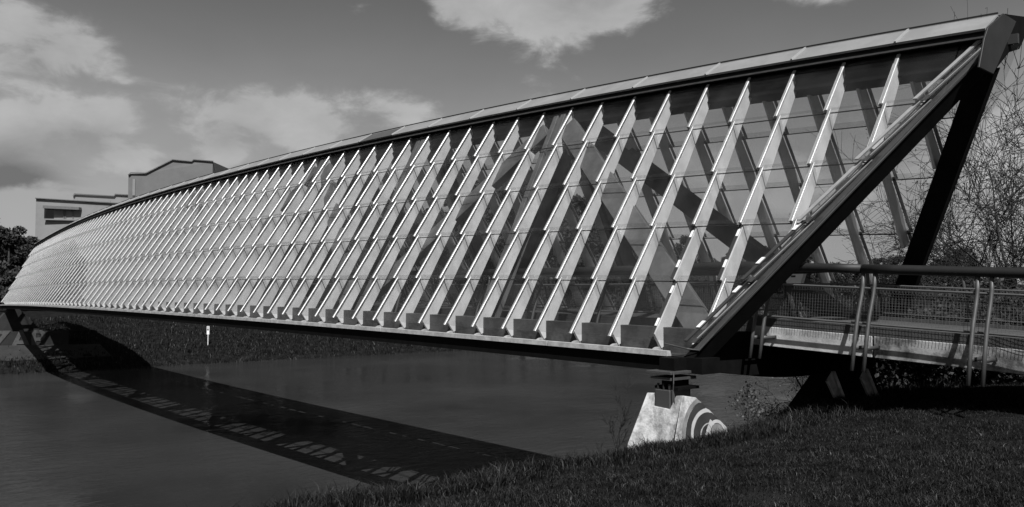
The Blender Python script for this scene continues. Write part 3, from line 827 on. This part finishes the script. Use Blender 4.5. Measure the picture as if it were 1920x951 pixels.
nm_ = nd(t, 'ShaderNodeMapRange'); L.new(nc.outputs['Fac'], nm_.inputs[0]); nm_.inputs[1].default_value = .3; nm_.inputs[2].default_value = .7; nm_.inputs[3].default_value = .017; nm_.inputs[4].default_value = .034
L.new(nm_.outputs[0], df.inputs[0])
mx = nd(t, 'ShaderNodeMixShader'); L.new(fm.outputs[0], mx.inputs[0]); L.new(df.outputs[0], mx.inputs[1]); L.new(gl.outputs[0], mx.inputs[2]); L.new(mx.outputs[0], out.inputs[0])
mb = MB(); mb.poly([W(8, -400, -EYE), W(8, 600, -EYE), W(90, 600, -EYE), W(90, -400, -EYE)])
wo = mb.build('water', wm, None, normals=False)
if wo.data.polygons[0].normal.z < 0: wo.data.flip_normals()
tag(wo, kind='structure')

# ------------------------------------------------------------------ grass blades
rs = np.random.RandomState(7)
def blades(name, X, Y, hgt, wid, m, label, lean=.5):
    n = len(X); Z = np.array([gz(float(x), float(y)) for x, y in zip(X, Y)]) if n < 60000 else gz_fast(X, Y)
    pt = np.sin(X * 2.1 + 1.3 * np.sin(Y * 1.7)) * np.sin(Y * 2.6 + 1.1 * np.sin(X * 3.1 + 2)) + .6 * np.sin(X * 7.3 + Y * 5.1 + 2 * np.sin(Y * 3.3))
    ang = rs.rand(n) * 2 * np.pi; h = hgt * (.35 + .8 * rs.rand(n) ** 1.5 + (rs.rand(n) > .97) * .8) * np.clip(1 + .38 * pt, .4, 1.7); w = wid * (.6 + .8 * rs.rand(n))
    la = rs.rand(n) * 2 * np.pi; ld = lean * h * (.2 + rs.rand(n))
    bx, by, bz = -X, Y, Z + EYE
    dx, dy = np.cos(ang) * w / 2, np.sin(ang) * w / 2
    lx, ly = np.cos(la) * ld, np.sin(la) * ld
    V = np.empty((n, 5, 3))
    V[:, 0] = np.stack([bx - dx, by - dy, bz - .03], 1); V[:, 1] = np.stack([bx + dx, by + dy, bz - .03], 1)
    V[:, 2] = np.stack([bx + dx * .8 + lx * .35, by + dy * .8 + ly * .35, bz + h * .6], 1)
    V[:, 3] = np.stack([bx - dx * .8 + lx * .35, by - dy * .8 + ly * .35, bz + h * .6], 1)
    V[:, 4] = np.stack([bx + lx, by + ly, bz + h * .95], 1)
    me = bpy.data.meshes.new(name); nv = n * 5
    me.vertices.add(nv); me.vertices.foreach_set('co', V.reshape(-1).astype(np.float32))
    base_i = (np.arange(n) * 5)[:, None]
    loops = np.concatenate([base_i + np.array([[0, 1, 2, 3]]), base_i + np.array([[3, 2, 4]])], 1).reshape(-1)
    me.loops.add(n * 7); me.loops.foreach_set('vertex_index', loops.astype(np.int32))
    me.polygons.add(n * 2)
    st = np.stack([np.arange(n) * 7, np.arange(n) * 7 + 4], 1).reshape(-1)
    me.polygons.foreach_set('loop_start', st.astype(np.int32))
    me.update(calc_edges=True)
    at_ = me.attributes.new('tone', 'FLOAT', 'FACE'); at_.data.foreach_set('value', np.repeat(rs.rand(n), 2).astype(np.float32))
    me.materials.append(m)
    o = bpy.data.objects.new(name, me); C.objects.link(o); tag(o, label, 'grass', kind='stuff'); return o
# bilinear look-up of the ground height for many points
gx = np.arange(-12, 14.01, .1); gy = np.arange(-2, 34.01, .2)
GT = np.array([[gz(float(x), float(y)) for x in gx] for y in gy])
def gz_fast(X, Y):
    fx = np.clip((X - gx[0]) / .1, 0, len(gx) - 1.001); fy = np.clip((Y - gy[0]) / .2, 0, len(gy) - 1.001)
    i = fx.astype(int); j = fy.astype(int); u = fx - i; v = fy - j
    return GT[j, i] * (1 - u) * (1 - v) + GT[j, i + 1] * u * (1 - v) + GT[j + 1, i] * (1 - u) * v + GT[j + 1, i + 1] * u * v
def scatter(n, x0, x1, y0, y1):
    X = x0 + (x1 - x0) * rs.rand(n); Y = y0 + (y1 - y0) * rs.rand(n)
    # keep what the frame can see from the bank (with a margin)
    f = np.array([math.cos(yaw), math.sin(yaw)]); r = np.array([-math.sin(yaw), math.cos(yaw)])
    d = X * f[0] + Y * f[1]; s = X * r[0] + Y * r[1]
    ok = (d > 2.5) & (np.abs(s) < d * .75 + 2)
    # clumps: thin out between tufts
    return X[ok], Y[ok], d[ok]
X, Y, d = scatter(1500000, -8, 10.8, 0, 24)
keep = rs.rand(len(X)) < np.clip((8.0 / d) ** 1.3, .14, 1)
X, Y, d = X[keep], Y[keep], d[keep]
big = X > 7.2
blades('grass', X[~big], Y[~big], .042, .0055, M['grass'], 'short dark lawn grass on the near bank', 1.7)
blades('grass', X[big], Y[big], .12, .008, M['grass'], 'longer grass along the brink of the near bank', 1.0)
# rough grass on the far bank
n = 50000; X = 67.5 + 26 * rs.rand(n) ** 1.4; Y = -5 + 75 * rs.rand(n)
blades('grass', X, Y, .30, .05, M['grass'], 'rough dark grass tufts on the far river bank', .8)

# ------------------------------------------------------------------ trees
def grow(rnd, start, dirv, length, rad, depth, out, tips, gravity=-.02, spread=.6, kids=(4, 7), wob=.18, minr=.004, shrink=.62, up=.0, first=.25):
    pts = [start]; R = [rad]; d = dirv.normalized(); k = 5 if depth > 0 else 4; p = start
    for i in range(k):
        d = (d + Vector((rnd.gauss(0, wob), rnd.gauss(0, wob), rnd.gauss(0, wob) + up + gravity))).normalized()
        p = p + d * (length / k); pts.append(p); R.append(max(minr * .6, rad * (1 - .75 * (i + 1) / k)))
    out.append((pts, R, depth))
    if depth <= 0:
        tips.append((pts[-1], d)); tips.append((pts[-2], d)); return
    for c in range(rnd.randint(*kids)):
        t = first + (1 - first) * rnd.random(); q = t * k; i = min(k - 1, int(q)); a = pts[i].lerp(pts[i + 1], q - i)
        dd = (pts[i + 1] - pts[i]).normalized()
        ax = dd.cross(Vector((rnd.gauss(0, 1), rnd.gauss(0, 1), rnd.gauss(0, 1)))).normalized()
        nd_ = Matrix.Rotation(spread * (.6 + .7 * rnd.random()), 3, ax) @ dd
        r2 = max(minr, R[i] * .55); grow(rnd, a, nd_, length * shrink * (.7 + .5 * rnd.random()), r2, depth - 1, out, tips, gravity, spread, kids, wob, minr, shrink, up)
    grow(rnd, pts[-1], d, length * shrink, R[-1], depth - 1, out, tips, gravity, spread, kids, wob, minr, shrink, up)
def bare_tree(name, root, seed, H, rad, depth, label, cat, leaves=0, lsize=.03, lean=(0, 0), group=None, kids=(4, 6), spread=.75, gravity=-.02, m='bark', up=0.0, shrink=.62, stems=1, split=None, minr=.004):
    rnd = random.Random(seed); T = empty(name, root, label, cat, group)
    out = []; tips = []
    for s in range(stems):
        dv = Vector((lean[0] + (rnd.gauss(0, .25) if stems > 1 else 0), lean[1] + (rnd.gauss(0, .25) if stems > 1 else 0), 1))
        grow(rnd, root - Vector((0, 0, .1)), dv, H * .45, rad, depth, out, tips, gravity, spread, kids, .065, minr, shrink, up, .22)
    tr = MB(); br = MB()
    for pts, R, dp in out:
        if dp == depth: tr.tube(pts, R, 8, mi=0)
        else: br.tube(pts, R, 5 if dp >= depth - 1 else 3, cap=False)
    tr.build('trunk' if stems == 1 else 'stem', M[m], T, smooth=True, normals=False)
    br.build('branches', M[m], T, smooth=True, normals=False)
    if leaves:
        lf = MB()
        for i in range(leaves):
            p, d = tips[rnd.randrange(len(tips))]
            p = p + Vector((rnd.gauss(0, .05), rnd.gauss(0, .05), rnd.gauss(0, .05)))
            a = Vector((rnd.gauss(0, 1), rnd.gauss(0, 1), rnd.gauss(0, 1))).normalized() * lsize; bb = a.cross(Vector((rnd.gauss(0, 1), rnd.gauss(0, 1), rnd.gauss(0, 1)))).normalized() * lsize * .5
            lf.poly([p - a * .2, p + a * .4 + bb, p + a, p + a * .4 - bb])
        lf.build('leaves', M['bud'], T, normals=False)
    return T
def rootat(x, d):
    a = at(x, 548, d); return W(a[0], a[1], gz(a[0], a[1]))
bare_tree('bare_tree', rootat(1885, 26), 11, 14, .26, 4, 'tall bare tree with leaning trunk beyond the ramp at the right edge', 'tree', 2500, .05, lean=(.13, .16), kids=(5, 7), spread=.85, gravity=.0, shrink=.66, minr=.012)
bare_tree('bare_tree', rootat(1985, 23), 5, 12, .17, 4, 'bare tree with wide arching twigs reaching in from the right frame edge', 'tree', 2000, .05, lean=(.0, .05), kids=(5, 7), spread=.95, gravity=-.02, shrink=.66, minr=.008)
bare_tree('bare_tree', rootat(1815, 32), 23, 8.6, .12, 4, 'smaller bare tree with fine drooping twigs behind the dark portal leg', 'tree', 3500, .07, kids=(5, 7), spread=1.0, gravity=-.03, shrink=.68, minr=.009)
bare_tree('bare_tree', rootat(1640, 36), 31, 8, .10, 4, 'low bare tree showing through the open portal of the bridge', 'tree', 3500, .08, kids=(5, 7), spread=1.0, gravity=-.03, shrink=.68, minr=.010)
# tree off to the right of the frame: only its shade reaches the lawn
for i_, (tx, ty, hh) in enumerate(((-4.2, 9.5, 10), (-7.0, 15.5, 12), (-6.0, 5.0, 9))):
    bare_tree('bare_tree', W(tx - 1.5, ty, gz(tx, ty)), 60 + i_, hh * .8, .13, 4, ('bare tree outside the right frame edge shading the ramp', 'tall bare tree outside the right frame edge further up the bank', 'bare tree beside the camera shading the lawn')[i_], 'tree', 4000, .10, kids=(5, 7), spread=.95, gravity=.0, shrink=.64, minr=.012)
# saplings by the pier
bare_tree('sapling', rootat(1152, 12.9) + Vector((0, 0, .05)), 3, 2.1, .014, 2, 'thin leafless sapling rising beside the left face of the pier', 'sapling', 0, kids=(10, 13), spread=.65, gravity=.03, shrink=.42, minr=.0045)
bare_tree('sapling', rootat(1118, 12.5), 8, .8, .008, 2, 'small bare twig sprout on the brink left of the pier', 'sapling', 0, kids=(3, 5), spread=.7, gravity=.02, shrink=.5, minr=.003)
bare_tree('sapling', rootat(1405, 15.2), 13, 1.2, .010, 2, 'budding leafy sprout between pier and ramp support', 'sapling', 260, .045, kids=(6, 8), spread=.7, gravity=.02, shrink=.5, stems=3, minr=.003)
bare_tree('bush', rootat(1530, 19.0), 17, 3.6, .022, 3, 'spreading bare bush over the water behind the pier', 'bush', 900, .04, kids=(5, 7), spread=1.0, gravity=-.03, shrink=.62, stems=5, minr=.005)
bare_tree('bush', rootat(1580, 21.5), 19, 3.4, .022, 3, 'bare bush tangled behind the dark trestle support', 'bush', 900, .04, kids=(5, 7), spread=1.0, gravity=-.02, shrink=.62, stems=5, minr=.005)

# leafy masses made of many small leaves in clumps
def leaf_cloud(rnd, clumps, per, size, m, name, parent, flat=1.0):
    n = len(clumps) * per
    ctr = np.repeat(np.array([c[:3] for c in clumps]), per, 0); rad = np.repeat(np.array([c[3] for c in clumps]), per)
    dv = rnd.normal(size=(n, 3)); dv /= np.linalg.norm(dv, axis=1)[:, None]
    rr = rad * (rnd.rand(n) ** .45); P = ctr + dv * rr[:, None] * np.array([1, 1, flat])
    a = rnd.normal(size=(n, 3)); a /= np.linalg.norm(a, axis=1)[:, None]; b = np.cross(a, rnd.normal(size=(n, 3))); b /= np.linalg.norm(b, axis=1)[:, None]
    s = size * (.5 + rnd.rand(n))[:, None]
    V = np.stack([P - a * s * .6, P + b * s * .35, P + a * s * .6, P - b * s * .35], 1)
    me = bpy.data.meshes.new(name); me.vertices.add(n * 4); me.vertices.foreach_set('co', V.reshape(-1).astype(np.float32))
    me.loops.add(n * 4); me.loops.foreach_set('vertex_index', np.arange(n * 4, dtype=np.int32)); me.polygons.add(n)
    me.polygons.foreach_set('loop_start', (np.arange(n) * 4).astype(np.int32)); me.update(calc_edges=True); me.materials.append(m)
    o = bpy.data.objects.new(name, me); C.objects.link(o)
    if parent: o.parent = parent
    return o
def leafy_tree(name, seed, H, Rr, label, cat, group, nclump=60, per=170, size=.34):
    rnd = np.random.RandomState(seed); T = empty(name, (0, 0, 0), label, cat, group); r2 = random.Random(seed)
    cl = []
    for i in range(nclump):
        u = rnd.rand(); zz = H * (.18 + .80 * u); ww = Rr * (1 - (abs(u - .42) / .66) ** 2.2) ** .5 if abs(u - .42) < .66 else .2
        a = rnd.rand() * 6.283; q = ww * math.sqrt(rnd.rand()) * (.75 + .5 * rnd.rand()); cl.append((math.cos(a) * q, math.sin(a) * q, zz, Rr * (.16 + .16 * rnd.rand())))
    leaf_cloud(rnd, cl, per, size, M['leaf'], 'crown', T, .8)
    mb = MB(); mb.tube([(0, 0, -.5), (.1, 0, H * .3), (0, .1, H * .6), (.1, .1, H * .9)], [Rr * .06, Rr * .05, Rr * .035, .03], 8)
    for i in range(9):
        c = cl[i * 6 % len(cl)]; z0 = H * (.2 + .4 * r2.random()); mb.tube([(0, 0, z0), (c[0] * .5, c[1] * .5, (z0 + c[2]) * .5 + .3), (c[0], c[1], c[2])], [Rr * .025, Rr * .015, .03], 5)
    me_o = mb.build('trunk', M['barkfar'], None, smooth=True); me_o.parent = T
    return T
protos = [leafy_tree('leafy_tree', 100 + i, h, r, '', 'tree', None, nclump=nc) for i, (h, r, nc) in enumerate(((11, 4.2, 70), (9, 4.6, 64), (13, 4.4, 80), (7, 3.6, 50)))]
def put(proto, first, X, Y, s, rot, label, group):
    if first: T = proto
    else:
        T = proto.copy(); C.objects.link(T)
        for ch in proto.children:
            c = ch.copy(); C.objects.link(c); c.parent = T
    T.location = W(X, Y, gz(X, Y) - .2); T.scale = (s, s, s * (1 + .1 * math.sin(rot * 7))); T.rotation_euler = (0, 0, rot)
    T['label'] = label; T['category'] = 'tree'; T['group'] = group; return T
used = [False] * 4
rt = random.Random(42)
spots = []
# by the far portal, left of frame and reflected in the glass
for (px, dd, s, pi) in ((-70, 112, 1.15, 0), (-20, 96, .78, 3), (15, 112, 1.0, 0), (62, 118, .92, 1), (100, 124, .80, 3), (-160, 105, 1.3, 2), (-260, 110, 1.2, 0), (-380, 105, 1.3, 2), (35, 90, .72, 3), (-110, 100, 1.3, 2), (-200, 98, 1.3, 0)):
    spots.append((px, dd, s, pi, 'far'))
# behind the glass wall along the far bank
for px in range(230, 1270, 38):
    spots.append((px + rt.uniform(-12, 12), rt.uniform(94, 122), (rt.uniform(1.05, 1.35) if px > 420 else rt.uniform(.8, 1.0)) * (.62 if px > 1190 else 1), rt.choice((0, 1, 2, 2)), 'mid'))
for px in range(1290, 2100, 30):
    spots.append((px, rt.uniform(190, 300), rt.uniform(.8, 1.2), rt.randrange(4), 'hill'))
names = {'far': 'dark leafy trees beyond the far left portal', 'mid': 'trees along the far bank seen through the glass', 'hill': 'distant trees upstream behind the walkway'}
n_i = {}
ORD = ['first', 'second', 'third', 'fourth', 'fifth', 'sixth', 'seventh', 'eighth', 'ninth', 'tenth', 'eleventh', 'twelfth', 'thirteenth', 'fourteenth', 'fifteenth', 'sixteenth', 'seventeenth', 'eighteenth', 'nineteenth', 'twentieth', 'twenty-first', 'twenty-second', 'twenty-third', 'twenty-fourth', 'twenty-fifth', 'twenty-sixth', 'twenty-seventh', 'twenty-eighth', 'twenty-ninth', 'thirtieth']
for px, dd, s, pi, kd in sorted(spots, key=lambda q: q[0]):
    a = at(px, 548, dd); n_i[kd] = n_i.get(kd, 0) + 1
    lab = ORD[n_i[kd] - 1] + {'far': ' dark leafy tree from the left in the clump beyond the far portal', 'mid': ' tree from the left in the far-bank row behind the glass', 'hill': ' distant tree from the left in the row upstream behind the ramp'}[kd]
    put(protos[pi], not used[pi], a[0], a[1], s, rt.uniform(0, 6.28), lab, names[kd]); used[pi] = True

# shrubs behind the ramp: dark leaf masses
def shrub(seed, X, Y, r, h, label, n=26):
    rnd = np.random.RandomState(seed); T = empty('shrub', W(X, Y, gz(X, Y)), label, 'shrub', 'dark shrubs behind the ramp')
    cl = [(rnd.uniform(-r, r), rnd.uniform(-r * .7, r * .7), h * (.1 + .8 * rnd.rand() ** 1.1), r * .28 * (.7 + .6 * rnd.rand())) for i in range(n)]
    leaf_cloud(rnd, cl, 260, .075, M['shrub'], 'foliage', T, .8)
    mb = MB(); q = random.Random(seed)
    for i in range(14):
        c = cl[i % n]; mb.tube([(c[0] * .3, c[1] * .3, -.1), (c[0] * .7, c[1] * .7, c[2] * .6), (c[0] * 1.1, c[1] * 1.1, c[2] * 1.15 + .2)], [.025, .015, .006], 4)
    o = mb.build('stems', M['barkfar'], None, normals=False); o.parent = T
for i, (px, dd, r, h, lab) in enumerate(((1665, 18.2, 1.3, 1.7, 'dark shrub just right of the trestle support'), (1750, 17.6, 1.3, 1.6, 'dark ivy-like shrub under the middle of the ramp'), (1835, 17.2, 1.3, 1.7, 'dark shrub under the ramp near the right railing posts'),
        (1920, 16.8, 1.4, 1.8, 'dark shrub under the ramp at the right frame edge'), (1560, 22.5, 1.6, 3.0, 'tall dark shrub behind the portal foot'), (1680, 23, 1.8, 3.5, 'tall dark shrub seen through the wire mesh'),
        (1790, 23, 1.9, 3.7, 'tall dark shrub behind the far railing'), (1900, 22, 1.9, 3.8, 'tall dark shrub behind the railing at the right edge'), (2000, 20, 1.8, 3.6, 'dark shrub mostly outside the right frame edge'))):
    a = at(px, 548, dd); shrub(300 + i, a[0], a[1], r, h, lab)

# ------------------------------------------------------------------ far bank: wall, pier, marker sign, building
FP = empty('concrete_pier', W(80, 13, -3), 'dim triangular concrete pier under the far left end of the bridge', 'pier')
mb = MB(); yb = base(70)[0]
mb.strip([[W(80.6, yb - 2.6, -4.8), W(80.5, yb + .4, -1.35), W(79.4, yb + .4, -1.35), W(79.3, yb - 2.6, -4.8)], [W(80.6, yb + 4.2, -4.8), W(80.5, yb + 1.1, -1.35), W(79.4, yb + 1.1, -1.35), W(79.3, yb + 4.2, -4.8)]])
mb.build('pier_block', M['shadedconcrete'], FP)
AB = empty('abutment_wall', W(75, 12, -4), 'low sprayed concrete retaining wall with big letters below the far end of the bridge', 'wall')
mb = MB(); mb.box((75, 7.5, -4.8), (75.5, 15.2, -3.05)); mb.build('wall_block', M['shadedconcrete'], AB)
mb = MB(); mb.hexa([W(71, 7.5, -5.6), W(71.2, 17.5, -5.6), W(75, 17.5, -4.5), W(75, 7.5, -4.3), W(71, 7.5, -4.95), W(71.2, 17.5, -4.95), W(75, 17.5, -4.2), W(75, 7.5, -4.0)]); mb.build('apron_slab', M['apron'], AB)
for k, (ch, Yc, sz) in enumerate((('Z', 10.45, 2.0), ('A', 11.85, 2.0), ('P', 13.0, 2.0))):
    cu = bpy.data.curves.new('letter', 'FONT'); cu.body = ch; cu.size = sz; cu.extrude = .02; cu.align_x = 'CENTER'; cu.offset = .05
    tmp = bpy.data.objects.new('letter_tmp', cu); C.objects.link(tmp)
    dg = bpy.context.evaluated_depsgraph_get(); me = bpy.data.meshes.new_from_object(tmp.evaluated_get(dg)); bpy.data.objects.remove(tmp)
    me.name = 'letter'; me.transform(Matrix.Translation(W(74.97, Yc, -4.35)) @ Matrix.Rotation(math.pi / 2, 4, 'Z') @ Matrix.Rotation(math.pi / 2, 4, 'X'))
    me.materials.clear(); me.materials.append(M['letterp']); mesh_obj('letter', me, None, AB)

a = at(392, 548, 74.5); zg = gz(a[0], a[1])
SG = empty('marker_sign', W(a[0], a[1], zg), 'small white river marker sign on a post in the far bank grass', 'sign')
dv = Vector((math.sin(yaw), math.cos(yaw), 0))
mb = MB(); p0 = W(a[0], a[1], zg - .2); mb.tube([p0, p0 + Vector((0, 0, 1.5))], .032, 8); mb.build('post', M['sign'], SG)
mb = MB(); c = W(a[0], a[1], zg + 1.32); mb.beam(c - Vector((0, 0, .36)), c + Vector((0, 0, .36)), .05, .22, up=dv); sp_ = mb.build('sign_plate', M['sign'], SG)
mb = MB(); fwd = Vector((-math.cos(yaw), math.sin(yaw), 0)); q = c - fwd * .04
mb.beam(q + Vector((0, 0, .12)), q + Vector((0, 0, .34)), .02, .07, up=dv); mb.beam(q + Vector((0, 0, .0)), q + Vector((0, 0, .12)), .02, .13, up=dv); mb.build('sign_symbol', M['paintk'], sp_)

def bearing_pt(x, y, d):
    a = at(x, y, d); return W(*a)
BD = empty('apartment_building', W(*at(220, 548, 150)), 'pale flat-roofed building with stepped roofline behind the far end of the bridge', 'building')
BL = 150.0
def dep(x): return BL / (1 + (0)) * (1 + .000375 * (x - 64))   # facade recedes to the right
def wall(pts, thick, m, name, dd=0.0, parent=BD):
    mb = MB(); ring = []
    for x, y in pts: a = at(x, y, dep(x) + dd); ring.append(W(*a))
    off = Vector((-math.cos(yaw), math.sin(yaw), 0)) * thick
    mb.prism(ring, off); return mb.build(name, m, parent)
wall([(64, 372), (300, 386.5), (300, 620), (64, 620)], 12, M['renderL'], 'wall', 0)
wall([(134, 364), (210, 368), (213, 364.5), (240, 366), (240, 640), (134, 640)], 12, M['renderL'], 'penthouse_wall', 3)
wall([(237, 325), (269, 324.5), (319, 299), (355, 302.5), (359, 299), (395.5, 302), (395.5, 640), (237, 640)], 14, M['render'], 'tower_wall', 1.2)
def coping(pts, dd, parent=BD, w=1.6):
    mb = MB()
    for (x0, y0), (x1, y1) in zip(pts[:-1], pts[1:]):
        p, q = W(*at(x0, y0, dep(x0) + dd - .15)), W(*at(x1, y1, dep(x1) + dd - .15)); d = (q - p).normalized()
        mb.beam(p - d * .05, q + d * .05, .4, .14)
    mb.build('coping', M['coping'], parent)
coping([(63, 371), (301, 385.5)], 0); coping([(134, 366.5), (136, 362.8), (210, 367), (213, 363.4), (240, 365)], 3)
coping([(237, 326.5), (241, 323), (269, 323.5), (319, 298), (355, 301.5), (359, 298), (396, 301)], 1.2)
# window with sun canopy
w_ = wall([(80, 389), (141, 391), (141, 411), (80, 410)], .3, M['window'], 'window', -.12)
wall([(77, 384.5), (145, 388), (145, 393), (77, 390)], 1.0, M['coping'], 'canopy', -1.1, BD)
wall([(79, 409.5), (142, 411.3), (142, 413.5), (79, 412)], .8, M['renderL'], 'sill', -.6, BD)
mb = MB()
for x in (117, 120, 134): mb.beam(W(*at(x, 390, dep(x) - .2)), W(*at(x, 411, dep(x) - .2)), .12, .3)
mb.build('frame', M['coping'], w_)
w_ = wall([(172, 397.5), (200, 399), (200, 409), (172, 408)], .3, M['window'], 'window', -.12)
mb = MB(); mb.beam(W(*at(171.5, 397, dep(172) - .2)), W(*at(200, 398.6, dep(200) - .2)), .2, .2); mb.beam(W(*at(172, 397, dep(172) - .2)), W(*at(172, 409, dep(172) - .2)), .2, .2); mb.build('frame', M['renderL'], w_)
wall([(245, 335), (250, 335.2), (250, 366), (245, 366)], .4, M['renderL'], 'vent_slot', 1.05)
for (y0, y1) in ((388, 390),):
    mb = MB()
    for x in (108, 161, 204):
        mb.beam(W(*at(x, 376, dep(x) - .0)), W(*at(x, 384, dep(x) - .0)), .05, .06)
    mb.beam(W(*at(146, 389.0, dep(146) - .0)), W(*at(230, 393, dep(230) - .0)), .05, .06)
    mb.build('panel_joint', M['coping'], BD)
